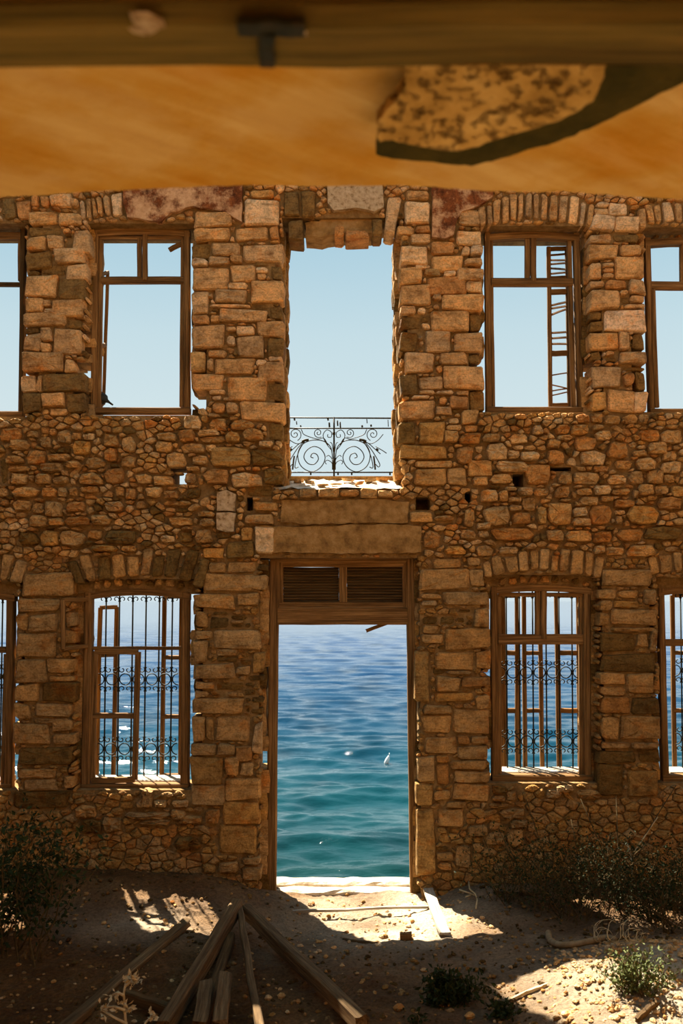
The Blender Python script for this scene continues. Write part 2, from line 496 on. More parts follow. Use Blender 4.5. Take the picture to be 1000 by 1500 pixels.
# ------------------------------------------------------------------ stones of the wall
# x0 y0 x1 y1 colour: n tan, g pale, d dark, r rusty, o ochre, p plaster-smeared
BLOCKS = """
3 288 25 316 d;47 288 58 304 r;60 287 72 303 r;74 285 105 303 g;41 310 84 330 n;88 315 119 331 n;105 293 117 304 n
41 332 90 345 d;92 336 104 343 n;40 347 68 369 n;69 346 94 367 n;107 339 131 370 n;38 370 76 394 d;80 364 125 388 n
60 389 96 404 d;99 389 129 413 n;40 396 58 404 d;37 405 84 437 n;85 408 126 439 d;37 438 64 458 n;64 440 76 450 n;76 440 122 466 n
65 453 82 459 g;35 459 98 479 n;99 466 120 482 d;35 479 58 488 d;60 480 77 500 n;35 489 60 515 n;60 502 76 516 n;77 482 121 518 n
34 517 95 547 n;96 527 111 547 n;32 549 53 576 n;54 550 62 575 n;63 547 124 575 d;32 578 61 604 d;62 577 95 596 n;97 576 124 604 d;73 598 99 609 n
284 312 340 334 n;283 336 338 354 n;344 334 392 352 n;358 294 408 331 g;366 279 400 292 o;394 333 408 352 r
281 356 309 378 d;311 356 352 375 n;356 358 414 386 n;281 379 305 391 g;306 376 336 388 n;337 375 356 387 n
281 392 334 424 n;338 388 376 413 n;334 415 363 424 g;372 382 393 390 d;374 391 393 400 g;394 388 414 411 d;376 401 390 410 n
281 426 305 460 n;314 426 360 446 n;367 411 414 444 n;308 447 366 452 g;368 446 393 453 d;394 448 415 468 d
322 454 391 472 n;281 462 307 475 r;308 462 321 473 n;282 477 330 512 n;347 479 374 491 g;377 469 416 495 n;332 479 346 486 n;333 493 346 507 g
348 493 388 525 n;391 496 417 523 d;304 514 332 524 n;280 515 303 546 o;313 526 373 550 n;304 526 312 544 n;375 527 391 536 g;393 523 414 529 g
378 531 416 556 n;282 548 328 571 n;333 554 391 586 n;392 561 416 586 d;380 553 402 559 n;306 572 330 578 g;311 580 325 587 g;327 582 342 588 n
352 588 417 616 n;310 592 330 606 r;331 590 350 606 n;391 619 416 645 d
585 361 626 388 g;590 296 631 328 g;594 280 630 293 n;580 331 607 346 n;608 332 630 342 r;600 344 630 358 n
629 356 664 374 r;668 339 705 360 g;671 306 703 331 n;676 361 688 374 g;689 361 707 375 g
607 389 631 395 g;632 376 678 398 n;680 377 707 390 n;585 391 618 417 n;621 393 645 404 o;626 405 681 431 r;650 399 668 406 g;670 392 707 411 n
586 418 633 448 n;682 413 707 430 g;634 432 647 440 n;648 433 707 456 n;585 449 609 461 n;611 451 624 460 g
585 462 614 484 d;631 458 686 485 n;689 457 703 485 d;618 474 630 483 g;616 463 628 472 d
584 487 611 515 d;620 485 658 515 n;665 487 708 517 n;592 516 636 547 n;643 517 684 534 n;685 519 702 533 d
587 549 612 582 d;614 553 648 571 n;649 536 708 571 n;637 537 647 546 r;614 572 636 578 g;637 573 664 578 g;668 573 687 580 n;689 573 710 600 d;602 579 629 585 g
656 581 687 600 r;641 583 654 594 r;584 587 636 616 n;638 596 661 608 n;583 618 606 650 d;614 619 652 650 o;676 602 700 622 n;657 613 672 621 g;653 623 676 631 g;679 624 699 633 n
585 652 654 673 o;607 675 662 685 n;606 687 652 712 n;654 685 683 710 n;684 675 720 698 n
871 296 891 305 g;868 306 891 316 n;892 299 919 316 g;865 317 898 339 g;900 318 937 340 g;877 341 896 346 d;897 342 938 355 d
861 344 895 357 n;861 359 905 382 n;907 361 940 375 n;925 376 942 382 n;861 384 880 411 n;881 387 898 393 n;881 394 898 400 r;881 401 898 408 n;900 378 943 408 n
862 413 885 422 n;887 411 918 423 r;920 411 944 432 n;863 425 905 453 n;906 426 919 433 n;908 435 921 444 d;922 434 944 443 n;914 445 945 452 g
864 456 883 467 d;886 455 945 485 p;863 470 884 484 d;864 487 905 513 n;906 487 921 513 n;926 489 943 513 d
865 515 882 527 d;886 515 900 522 n;887 523 904 529 d;906 516 947 535 n;865 536 910 570 n;912 537 945 543 d;912 548 929 566 r;930 545 946 571 d
865 573 887 602 o;890 572 928 604 n;929 575 948 604 p
34 838 106 872 n;25 877 86 897 n;25 900 40 922 n;42 899 85 925 n;95 897 112 918 n;23 927 83 962 n;92 922 113 944 n
24 965 68 998 n;70 965 108 986 n;21 1002 58 1027 n;61 1000 110 1027 d;21 1031 45 1055 n;52 1031 104 1050 n;19 1060 72 1092 n;76 1073 108 1090 n
24 1095 105 1122 d;26 1126 82 1139 n;35 1141 82 1159 n;92 1135 108 1155 n;20 1161 100 1185 d;48 1052 100 1060 n;72 990 108 999 n;76 1055 106 1071 n
306 823 332 838 n;333 822 374 840 n;376 826 392 836 d;354 843 392 864 n;295 841 374 868 n;284 869 344 891 n;346 869 378 888 n
287 894 305 918 n;311 896 335 901 d;306 904 336 920 d;337 902 362 908 d;338 914 356 919 d;359 912 368 919 d;337 909 356 913 g
311 922 382 950 n;285 923 309 936 n;284 938 304 970 n;306 937 314 950 n;316 951 348 960 n;318 961 348 970 d;350 966 370 975 d;368 955 388 985 o
283 972 344 996 n;346 976 366 988 n;362 989 386 998 d;316 999 358 1011 d;359 1000 372 1006 d;357 1009 375 1018 d;368 1020 386 1031 d;358 1022 367 1030 d;367 1038 386 1047 d;361 1037 366 1044 d
284 999 313 1010 n;284 1011 307 1022 n;283 1024 355 1046 n;282 1050 302 1087 n;315 1049 367 1086 n;370 1060 384 1104 p;303 1052 314 1085 n
280 1090 316 1107 n;318 1089 345 1106 n;346 1091 369 1115 r;279 1109 327 1150 o;329 1110 350 1135 n;352 1117 370 1135 g
330 1139 381 1172 n;278 1152 328 1179 n;326 1175 380 1207 o;322 1210 378 1251 o;354 1256 382 1267 n;320 1263 350 1280 n;356 1270 384 1290 n
633 819 676 832 n;684 816 703 829 n;615 834 685 864 n;687 832 708 858 n;616 869 646 878 n;649 867 716 888 n;616 880 640 887 g
671 892 690 898 d;644 904 667 914 d;669 905 681 912 d;683 908 692 916 d;695 892 716 918 n;618 904 642 914 d;618 916 642 929 n;617 930 648 943 n;650 919 717 951 n
640 945 653 951 d;637 953 695 981 n;697 954 717 980 n;608 952 630 1030 o;653 982 690 988 n;634 977 652 988 d
637 991 674 1012 n;676 991 717 1007 r;636 1014 692 1028 o;696 1016 717 1038 n;620 1033 663 1044 n;619 1046 661 1076 n;665 1040 717 1074 n
621 1078 669 1103 n;671 1077 688 1090 r;690 1077 716 1090 n;670 1092 714 1112 n;611 1107 637 1144 n;638 1106 658 1117 r;659 1113 714 1128 n;640 1119 660 1148 r;664 1129 717 1147 n
610 1147 633 1182 o;609 1185 637 1282 o;664 1148 718 1173 n;635 1158 660 1172 n;654 1175 682 1183 n;640 1186 680 1210 n;684 1208 714 1225 n;638 1240 657 1247 d;638 1249 664 1262 n;668 1240 690 1270 n;640 1263 662 1274 r
880 833 955 860 n;875 863 903 876 n;904 865 933 875 n;942 862 961 888 n;876 878 897 895 n;899 880 935 891 o;877 897 891 917 n;893 892 962 917 n
895 919 960 926 n;879 927 930 955 d;931 930 949 948 n;951 920 962 955 n;880 958 960 983 d;878 986 916 1004 n;918 986 958 1015 n;880 1006 916 1018 n
880 1020 923 1045 r;926 1020 965 1048 d;881 1050 906 1083 n;908 1050 966 1085 n;881 1088 923 1096 n;925 1088 965 1096 n
876 1099 932 1117 d;934 1099 966 1118 d;875 1120 910 1167 d;919 1129 966 1167 o
438 716 464 729 n;466 715 495 730 n;497 717 525 728 r;527 715 551 729 n;553 719 576 729 n
0 671 10 709 d;362 711 398 727 d;371 735 408 749 n;358 754 400 768 n;374 772 402 812 p;600 750 634 765 n;330 793 370 817 d;353 774 369 792 o;297 801 328 818 o
"""
RUBBLE = """
270 608 295 630 g;307 614 332 632 n;338 616 373 630 n;262 629 286 648 r;229 634 259 646 n;291 631 322 639 g;292 640 330 649 n;331 633 352 648 o;355 629 386 646 n;379 647 400 655 g
227 647 254 663 n;265 650 301 664 n;302 652 318 663 g;244 663 274 685 n;308 655 367 684 o;368 658 417 683 d;282 668 305 681 g;274 684 292 690 n
339 692 384 713 g;386 687 417 710 d;270 693 287 708 g;226 698 254 711 n;200 695 224 709 n;298 688 335 709 r;214 714 238 729 g;240 719 261 730 n;274 716 294 730 d
240 734 280 741 n;200 735 214 745 n;248 758 282 770 n;290 749 316 757 n;293 760 316 771 n;235 784 256 795 g;262 779 283 795 d;285 776 312 796 n
0 627 32 646 r;40 633 56 641 n;15 644 44 660 n;60 641 76 656 n;84 630 106 650 n;106 634 119 645 n;122 635 139 645 g;108 646 133 666 o;153 637 174 655 n;179 640 199 662 g
153 657 172 677 r;84 657 103 665 d;126 670 155 686 n;178 668 199 684 n;10 668 36 680 n;40 660 68 680 r;71 666 104 676 n;60 678 94 692 n;97 676 119 686 n
12 683 45 691 n;17 694 42 709 n;43 697 51 706 n;53 694 76 709 n;78 698 101 709 n;91 689 100 697 g;117 693 151 711 n;153 686 183 709 r
0 715 13 728 n;19 714 60 728 n;62 715 85 728 r;86 715 99 728 n;101 714 115 727 n;117 713 145 721 n;169 713 183 727 n;185 716 200 732 r
0 732 14 741 r;20 732 46 748 n;154 735 182 750 g;97 735 125 750 r;48 737 65 752 n;44 754 70 772 n;67 735 93 757 n;73 759 94 770 n;96 757 133 770 r;135 755 163 769 n
155 777 199 797 d;60 777 86 800 o;88 778 126 800 n;28 780 58 798 d;134 799 173 808 o;178 799 200 808 n;128 777 150 790 n
650 632 671 649 n;672 635 703 651 r;705 636 731 648 n;668 655 692 680 r;711 650 742 675 g;726 676 774 692 g;716 695 750 709 n;742 660 761 672 g;762 662 790 675 g;692 698 714 711 n;745 636 772 650 g
769 681 805 710 r;779 624 794 637 g;704 718 728 735 g;729 718 743 734 n;740 714 757 719 g;758 714 780 726 g;781 716 802 727 n
679 744 694 773 n;707 742 746 770 n;750 751 777 768 r;764 729 784 748 n;742 729 763 735 g;744 740 763 748 g;636 755 664 762 n
718 773 782 792 r;698 766 718 775 g;674 776 696 789 n;620 777 645 803 r;700 778 716 787 g;650 800 682 812 o;696 799 722 815 n;731 801 758 811 g;786 742 799 768 o
812 623 834 637 r;835 623 860 637 n;870 632 895 646 g;841 640 872 661 r;815 638 838 645 g;800 644 820 657 n;887 648 918 672 r;850 660 887 682 g;801 660 826 682 r
947 648 976 665 n;967 630 998 650 n;935 630 965 647 r;970 662 990 675 n;967 676 996 694 g;930 671 958 689 n;900 674 925 688 n;926 660 946 669 n
816 691 837 710 n;839 692 877 710 n;868 683 890 692 r;889 696 916 710 g;919 690 941 709 n;947 688 971 709 n;972 696 985 708 n
812 713 833 729 r;842 716 867 726 n;870 711 894 725 g;895 716 922 725 n;933 710 955 726 n;957 712 976 724 n;981 712 1000 729 o
848 727 875 740 n;878 727 897 735 n;899 733 928 744 r;946 726 961 733 n;962 728 997 746 r;801 737 837 769 n;838 743 860 757 g;837 759 864 770 g;863 740 896 768 r;900 748 914 754 g;901 756 910 768 n;916 741 962 768 o
800 777 824 793 n;828 777 866 793 n;868 779 894 795 r;903 775 942 793 r;943 771 1000 791 d;885 801 914 813 n;917 799 960 815 n;868 799 884 812 n
843 607 863 620 r;885 608 908 622 n;865 606 882 619 n;912 608 933 621 n;935 607 948 621 n;721 1150 743 1162 d;741 1158 757 1172 n;720 1165 740 1173 n;716 1176 745 1183 n;731 1184 768 1198 n;746 1201 772 1212 n;712 1219 741 1237 n;742 1214 766 1240 n
800 1157 822 1168 g;815 1150 840 1160 g;845 1157 882 1171 n;206 1157 224 1182 n;150 1197 178 1218 n;182 1190 250 1200 n;204 1200 250 1208 n;226 1172 243 1182 g;252 1172 275 1182 g;200 1173 220 1183 g
110 1180 140 1197 n;120 1200 148 1219 d;250 1186 272 1200 n;262 1195 296 1206 n;255 1226 295 1245 d;300 1185 322 1206 r
"""
# voussoirs: bottom-left, bottom-right, top-right, top-left
VOUSS = """
112 856 126 856 110 820 99 823 d;127 852 142 851 131 811 114 813 n;145 850 163 849 162 814 144 815 d;165 847 186 845 181 811 164 812 n;188 845 204 844 204 815 185 816 n;206 843 219 843 226 803 208 803 n;222 844 238 845 242 814 225 815 d;240 846 258 847 266 803 246 804 d;261 850 280 853 292 806 275 804 d;282 858 297 862 308 820 295 816 d
0 850 9 850 22 814 4 812 n;13 853 33 856 41 822 24 818 n
709 846 722 845 717 820 706 822 n;723 844 740 841 733 813 718 815 n;742 840 760 838 757 814 738 816 n;761 838 774 836 772 806 757 808 n;776 836 788 835 788 804 774 805 n;790 835 804 836 805 804 790 804 n;806 838 817 838 820 812 807 812 n;819 838 832 839 836 804 821 803 n;834 841 852 843 855 806 837 805 n;857 843 867 845 871 808 858 807 n;868 846 880 848 886 816 872 813 n
955 843 966 841 960 813 948 815 n;968 841 986 838 983 812 964 812 n;987 838 999 837 998 808 984 808 n
119 322 126 322 124 292 117 293 g;127 323 135 322 132 290 126 291 n;136 320 144 318 140 290 134 290 n;145 318 153 318 148 288 142 288 n;154 318 163 318 159 287 150 288 n;164 318 179 318 180 281 161 284 g
703 333 712 333 710 303 699 306 n;713 331 722 330 719 299 711 302 n;723 330 733 328 733 293 722 296 n;735 327 745 325 744 286 734 289 n;747 324 756 323 756 284 746 285 n;758 323 766 322 767 283 758 284 n;768 322 778 322 778 283 769 283 n;780 322 789 322 790 283 780 283 n;791 322 801 323 803 284 792 283 n;803 323 815 324 817 285 805 284 n;817 325 829 326 833 286 820 285 n;831 327 845 329 849 288 835 286 g;847 330 855 331 859 297 851 295 g;857 332 865 333 869 300 861 298 n
935 335 947 335 943 304 931 307 n;949 329 959 328 955 298 944 300 n;961 328 970 327 967 298 957 300 n;972 327 988 324 982 295 968 296 g;990 326 1000 325 999 297 985 297 n;1002 326 1014 326 1014 297 1002 297 n
26 321 43 322 46 294 22 296 r;8 322 24 320 20 292 4 292 d
416 318 440 318 438 281 417 281 d;442 320 462 321 463 280 441 280 d;423 352 446 352 444 321 422 322 d;488 347 504 347 503 331 490 330 r;506 349 541 349 539 338 505 338 r;544 345 560 345 560 319 545 319 d;562 341 578 343 588 288 566 288 g
"""
TINT = {'n': (0.49, 0.282, 0.104), 'g': (0.60, 0.385, 0.175), 'd': (0.19, 0.108, 0.030), 'r': (0.46, 0.222, 0.066), 'o': (0.47, 0.258, 0.076), 'p': (0.64, 0.42, 0.21)}

def parse(s):
    out = []
    for item in s.replace('\n', ';').split(';'):
        t = item.split()
        if t:
            out.append(([float(x) for x in t[:-1]], t[-1]))
    return out

rs = random.Random(11)
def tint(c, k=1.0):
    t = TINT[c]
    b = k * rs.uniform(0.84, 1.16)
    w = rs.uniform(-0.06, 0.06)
    c_ = 1.14 if k > 1.2 else 1.0                        # sky light put into the tint: upper storey paler, pinker
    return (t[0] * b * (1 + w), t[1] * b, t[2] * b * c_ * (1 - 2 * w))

def soften(poly, jit, its=1, cut=.2):
    """cut the corners of a polygon (Chaikin) and make it uneven"""
    for _ in range(its):
        out = []
        n = len(poly)
        for i in range(n):
            a, b = poly[i], poly[(i+1) % n]
            out.append((a[0]*(1-cut) + b[0]*cut, a[1]*(1-cut) + b[1]*cut))
            out.append((a[0]*cut + b[0]*(1-cut), a[1]*cut + b[1]*(1-cut)))
        poly = out
    return [(x + rs.uniform(-jit, jit), y + rs.uniform(-jit, jit)) for x, y in poly]

def quad_outline(q, joint, jit, corner):
    cx = sum(p[0] for p in q) / 4
    cy = sum(p[1] for p in q) / 4
    out = []
    pts = []
    for (x, y) in q:
        dx, dy = x - cx, y - cy
        pts.append((x - math.copysign(joint, dx) + rs.uniform(-corner, corner), y - math.copysign(joint, dy) + rs.uniform(-corner, corner)))
    for i in range(4):                                   # extra points on the long sides
        a, b = pts[i], pts[(i+1) % 4]
        out.append(a)
        n = int(math.hypot(b[0]-a[0], b[1]-a[1]) / 16)
        for k in range(1, n + 1):
            t = k / (n + 1)
            out.append((a[0] + (b[0]-a[0]) * t, a[1] + (b[1]-a[1]) * t))
    r = []
    n = len(out)
    for i in range(n):                                   # cut the four corners
        p, a, b = out[i], out[i-1], out[(i+1) % n]
        if any(abs(p[0]-c[0]) < 1e-6 and abs(p[1]-c[1]) < 1e-6 for c in pts):
            la, lb = math.hypot(a[0]-p[0], a[1]-p[1]), math.hypot(b[0]-p[0], b[1]-p[1])
            cut = rs.uniform(1.0, 3.6)
            ka, kb = min(0.4, cut/max(la, 1e-3)), min(0.4, cut/max(lb, 1e-3))
            r.append((p[0] + (a[0]-p[0])*ka, p[1] + (a[1]-p[1])*ka))
            r.append((p[0] + (b[0]-p[0])*kb, p[1] + (b[1]-p[1])*kb))
        else:
            r.append(p)
    return [(x + rs.uniform(-jit, jit), y + rs.uniform(-jit, jit)) for x, y in r]

def stone_geo(outline, front, back, dome, rough, edge=0.012, plane=0.0):
    """a stone whose face has the given pixel outline, standing `front` proud of Y=0 and reaching back to `back`"""
    n = len(outline)
    cx = sum(p[0] for p in outline) / n
    cy = sum(p[1] for p in outline) / n
    v, f = [], []
    tx, tz = rs.uniform(-0.10, 0.10) * dome * 4, rs.uniform(-0.10, 0.10) * dome * 4
    size = max(max(p[0] for p in outline) - min(p[0] for p in outline), 1)
    rings = [(1.0, back, 0), (1.0, -front + edge * 1.4, rough * .4), (0.90, -front - dome * .45, rough), (0.55, -front - dome, rough * 1.2)]
    for k, y, rg in rings:
        for (px, py) in outline:
            q = P(cx + (px - cx) * k, cy + (py - cy) * k, plane)
            tilt = ((px - cx) * tx + (py - cy) * tz) / size * k if y < back else 0
            v.append((q.x, y + tilt + rs.uniform(-rg, rg), q.z))
    q = P(cx, cy, plane)
    v.append((q.x, -front - dome * 1.05 + rs.uniform(-rough, rough), q.z))
    for r in range(3):
        for j in range(n):
            a, b = r*n + j, r*n + (j+1) % n
            f.append((a, a + n, b + n, b))
    c = len(v) - 1
    for j in range(n):
        f.append((3*n + j, c, 3*n + (j+1) % n))
    return v, f

ghost = []                                               # points other stones must keep away from
def add_ghost(outline):
    n = len(outline)
    cx = sum(p[0] for p in outline) / n
    cy = sum(p[1] for p in outline) / n
    for i in range(n):
        a, b = outline[i], outline[(i+1) % n]
        L = math.hypot(b[0]-a[0], b[1]-a[1])
        m = max(1, int(L / 4))
        for k in range(m):
            t = k / m
            x, y = a[0] + (b[0]-a[0])*t, a[1] + (b[1]-a[1])*t
            d = math.hypot(cx-x, cy-y) + 1e-6
            s = min(1.8, d * .5) / d
            ghost.append((x + (cx-x)*s, y + (cy-y)*s))

def near_opening(x0, x1, y0, y1):
    for (a, b, c, d) in OPEN.values():
        if y1 > b - 30 and y0 < d + 4 and x1 > a - 8 and x0 < c + 8:
            return True
    return False

def add_stone(name, outline, c, front, back, dome, rough, k=1.0, plane=0.0):
    v, f = stone_geo(outline, front, back, dome, rough, plane=plane)
    obj(name, v, f, M['stone'], wall, col=tint(c, k))

for (r, c) in parse(BLOCKS):
    x0, y0, x1, y1 = r
    q = [(x0, y1), (x1, y1), (x1, y0), (x0, y0)]
    o = quad_outline(q, 0.35, 0.6, min(2.6, (y1-y0)*.12))
    back = 0.26 if near_opening(x0, x1, y0, y1) else 0.12
    fr = rs.uniform(0.012, 0.038) if y0 < 815 else rs.uniform(0.0, 0.02)
    if c == 'd' and (x1-x0)*(y1-y0) < 700: fr = -0.02
    add_stone('dressed_stone', o, c, fr, back, rs.uniform(0.006, 0.016), 0.006, 1.24 if y0 < 600 else (1.08 if y0 < 815 else .84))  # upper storey brightened, lower dimmed: light falloff put into the tint
    add_ghost(o)
for (r, c) in parse(RUBBLE):
    x0, y0, x1, y1 = r
    w, h = x1-x0, y1-y0
    k = rs.random()
    q = [(x0 + rs.uniform(0, .16)*w, y1 - rs.uniform(0, .12)*h), (x1 - rs.uniform(0, .16)*w, y1 - rs.uniform(0, .12)*h), (x1 - rs.uniform(0, .2)*w, y0 + rs.uniform(0, .16)*h), (x0 + rs.uniform(0, .2)*w, y0 + rs.uniform(0, .16)*h)]
    mid = [q[0], ((x0+x1)/2 + rs.uniform(-.15, .15)*w, y1), q[1], (x1, (y0+y1)/2 + rs.uniform(-.2, .2)*h), q[2], ((x0+x1)/2 + rs.uniform(-.2, .2)*w, y0), q[3], (x0, (y0+y1)/2 + rs.uniform(-.2, .2)*h)]
    o = soften(mid, 0.7, cut=.08)
    add_stone('rubble_stone', o, c, rs.uniform(0.015, 0.06) if y0 < 800 else rs.uniform(0, .03), 0.12 if not near_opening(x0, x1, y0, y1) else 0.22, rs.uniform(0.010, 0.026), 0.015, 1.12 if y0 < 815 else .85)  # lower rubble darkened in colour to follow the light
    add_ghost(o)
for (r, c) in parse(VOUSS):
    q = [(r[0], r[1]), (r[2], r[3]), (r[4], r[5]), (r[6], r[7])]
    o = quad_outline(q, 0.5, 0.5, 1.2)
    add_stone('voussoir', o, c, rs.uniform(0.0, 0.03), 0.30, 0.012, 0.006, 1.22 if r[1] < 600 else .95)  # light painted through the tint: upper arches brighter, lower ones dimmer
    add_ghost(o)
for R_ in list(OPEN.values()) + HOLES + [(a + 4, b + 3, c - 4, d - 3) for a, b, c, d in DARKS]:
    x0, y0, x1, y1 = R_
    big = (x1 - x0) > 60
    xs = np.arange(x0 + 1.5, x1 - 1, 3.5)
    ys = np.arange(y0 + 1.5, y1 - 1, 3.5)
    for x in xs:
        for y in (y0 + 1.5, y1 - 1.5):
            ghost.append((float(x), float(y)))
    for y in ys:
        for x in (x0 + 1.5, x1 - 1.5):
            ghost.append((float(x) + rs.uniform(-1, 1), float(y)))
# plaster-covered areas that carry no separate stones
PLASTER = {'stained_left': [(182, 283), (182, 300), (188, 320), (205, 322), (236, 326), (250, 314), (284, 303), (326, 312), (355, 327), (355, 262), (182, 262)],
           'stained_right': [(632, 262), (632, 348), (650, 352), (664, 345), (668, 325), (676, 312), (700, 302), (722, 290), (722, 262)],
           'pale_lintel': [(480, 262), (479, 300), (488, 310), (520, 306), (548, 312), (561, 305), (560, 262)],
           'lintel_render': [(374, 771), (374, 809), (500, 811), (616, 809), (616, 770), (540, 768), (450, 772)],
           'band': [(412, 733), (411, 764), (450, 768), (540, 766), (596, 767), (598, 735), (540, 731), (470, 733)],
           'column_upper': [(319, 722), (318, 749), (345, 750), (345, 724), (332, 719)],
           'column_lower': [(318, 752), (318, 776), (330, 780), (344, 778), (345, 752)],
           'soffit': [(447, 322), (447, 342), (470, 344), (500, 338), (545, 338), (546, 316), (500, 308), (466, 320)]}
for poly in PLASTER.values():
    add_ghost(poly)
    n = len(poly)
def inside(poly, x, y):
    r = False
    n = len(poly)
    for i in range(n):
        (x1, y1), (x2, y2) = poly[i], poly[(i+1) % n]
        if (y1 > y) != (y2 > y) and x < (x2-x1)*(y-y1)/(y2-y1) + x1:
            r = not r
    return r

# filler stones between the big ones: Voronoi cells of scattered points, flatter than wide
AY = 1.45
solid_rects = [(r[0], r[1], r[2], r[3]) for r, c in parse(BLOCKS) + parse(RUBBLE)] + list(OPEN.values()) + HOLES + DARKS
occ = np.zeros((1200, 1500), bool)                       # x from -250, y from 150
for (x0, y0, x1, y1) in solid_rects:
    occ[max(0, int(y0-150)):int(y1-150)+1, max(0, int(x0+250)):int(x1+250)+1] = True
for r, c in parse(VOUSS):
    q = [(r[0], r[1]), (r[2], r[3]), (r[4], r[5]), (r[6], r[7])]
    for y in range(int(min(p[1] for p in q)), int(max(p[1] for p in q)) + 1):
        for x in range(int(min(p[0] for p in q)), int(max(p[0] for p in q)) + 1):
            if inside(q, x, y): occ[y-150, x+250] = True
for poly in PLASTER.values():
    for y in range(int(min(p[1] for p in poly)), int(max(p[1] for p in poly)) + 1):
        for x in range(int(min(p[0] for p in poly)), int(max(p[0] for p in poly)) + 1):
            if inside(poly, x, y): occ[y-150, x+250] = True
cell = 8.0
grid = {}
sites = []
def spacing(x, y):
    if x < -12 or x > 1012 or y < 266 or y > 1318:
        return 26 + rs.random() * 14
    if 608 < y < 815: return rs.choice((8, 9, 11, 13, 16))
    if y > 1150: return rs.choice((9, 11, 14, 18, 22))
    return rs.choice((7, 8, 10, 13))
for (x, y) in ghost:
    grid.setdefault((int(x // cell), int(y * AY // cell)), []).append((x, y * AY, 3.2))
for t in range(60000):
    x, y = rs.uniform(-215, 1215), rs.uniform(196, 1330)
    if (x < -12 or x > 1012) and t % 4:
        continue
    if occ[int(y-150), int(x+250)]:
        continue
    s = spacing(x, y)
    ok = True
    gx, gy = int(x // cell), int(y * AY // cell)
    R_ = int(s // cell) + 1
    for i in range(gx - R_, gx + R_ + 1):
        for j in range(gy - R_, gy + R_ + 1):
            for (a, b, w) in grid.get((i, j), ()):
                m = w if w < 3.3 else max(s, w) * .5 + s * .5
                if (a-x)**2 + (b-y*AY)**2 < m*m:
                    ok = False
                    break
            if not ok: break
        if not ok: break
    if ok:
        sites.append((x, y))
        grid.setdefault((gx, gy), []).append((x, y * AY, s))
allp = [(x, y * AY) for x, y in sites] + [(x, y * AY) for x, y in ghost]
kd = kdtree.KDTree(len(allp))
for i, (x, y) in enumerate(allp):
    kd.insert((x, y, 0), i)
kd.balance()
def clip(poly, mx, my, nx, ny):
    out = []
    n = len(poly)
    for i in range(n):
        a, b = poly[i], poly[(i+1) % n]
        da = (a[0]-mx)*nx + (a[1]-my)*ny
        db = (b[0]-mx)*nx + (b[1]-my)*ny
        if da <= 0: out.append(a)
        if (da < 0 < db) or (db < 0 < da):
            t = da / (da - db)
            out.append((a[0] + (b[0]-a[0])*t, a[1] + (b[1]-a[1])*t))
    return out
fill = MB()
n_fill = 0
for (x, y) in sites:
    Y_ = y * AY
    big = 24 if (-12 < x < 1012 and 266 < y < 1318) else 44
    poly = [(x-big, Y_-big), (x+big, Y_-big), (x+big, Y_+big), (x-big, Y_+big)]
    for (co, i, d) in kd.find_n((x, Y_, 0), 26):
        if d < 1e-6: continue
        dx, dy = co[0]-x, co[1]-Y_
        poly = clip(poly, x + dx/2, Y_ + dy/2, dx/d, dy/d)
        if len(poly) < 3: break
    if len(poly) < 3: continue
    pts = [(a, b / AY) for a, b in poly]
    cx = sum(p[0] for p in pts) / len(pts)
    cy = sum(p[1] for p in pts) / len(pts)
    out = []
    for (a, b) in pts:
        d = math.hypot(a-cx, b-cy)
        k = max(0.6, 1 - (0.85 if y < 815 else .5) / max(d, .5))
        out.append((cx + (a-cx)*k, cy + (b-cy)*k))
    w = max(p[0] for p in out) - min(p[0] for p in out)
    h = max(p[1] for p in out) - min(p[1] for p in out)
    if w * h < 12 or min(w, h) < 3.6: continue
    o = soften(out, 0.25, cut=.12)
    mid = 608 < y < 815
    c = rs.choice('nnnnngggrrod' if mid else 'nnnnnggdoor')
    if y > 815: c = rs.choice('nnnooooor')
    fr = rs.uniform(-0.006, 0.024) if not mid else rs.uniform(-0.008, 0.045)
    if y > 815: fr = rs.uniform(-0.016, 0.006)
    v, f = stone_geo(o, fr, 0.16 if near_opening(x-5, x+5, y-5, y+5) else 0.08, rs.uniform(0.006, 0.02), 0.006)
    fill.add(v, f, col=tint(c, 1.22 if y < 600 else (1.1 if y < 815 else .84)))  # filler tint carries the same painted light from top to bottom
    n_fill += 1
fo = fill.build('small_rubble', M['stone'], wall)
fo['kind'] = 'stuff'
print('filler stones', n_fill)

# plaster sheets that still cling to the wall
def sheet(name, poly, front, back, mat, dens=9, label=None):
    """thick uneven sheet with the given outline"""
    out = []
    n = len(poly)
    for i in range(n):
        a, b = poly[i], poly[(i+1) % n]
        m = max(1, int(math.hypot(b[0]-a[0], b[1]-a[1]) / dens))
        for k in range(m):
            t = k / m
            out.append((a[0]+(b[0]-a[0])*t + rs.uniform(-1.2, 1.2), a[1]+(b[1]-a[1])*t + rs.uniform(-1.2, 1.2)))
    v = [P(x, y, 0) for x, y in out]
    n = len(v)
    V = [(p.x, -front + rs.uniform(-.004, .004), p.z) for p in v] + [(p.x, back, p.z) for p in v]
    F_ = [tuple(range(n))[::-1], tuple(range(n, 2*n))] + [(i, (i+1) % n, n + (i+1) % n, n + i) for i in range(n)]
    o = obj(name, V, F_, mat, wall)
    if label: o['label'] = label
    return o
sheet('plaster_patch', PLASTER['stained_left'], 0.035, 0.05, M['plaster_red'], label='red-stained pink plaster')
sheet('plaster_patch', PLASTER['stained_right'], 0.035, 0.05, M['plaster_red'], label='red-stained pink plaster')
sheet('plaster_patch', PLASTER['pale_lintel'], 0.04, 0.05, M['plaster_pale'], label='pale plaster')
sheet('mortar_band', PLASTER['band'], 0.012, 0.10, M['render'], label='rough mortared band')
sheet('lintel', PLASTER['lintel_render'], 0.022, 0.12, M['render'], label='ochre rendered lintel')
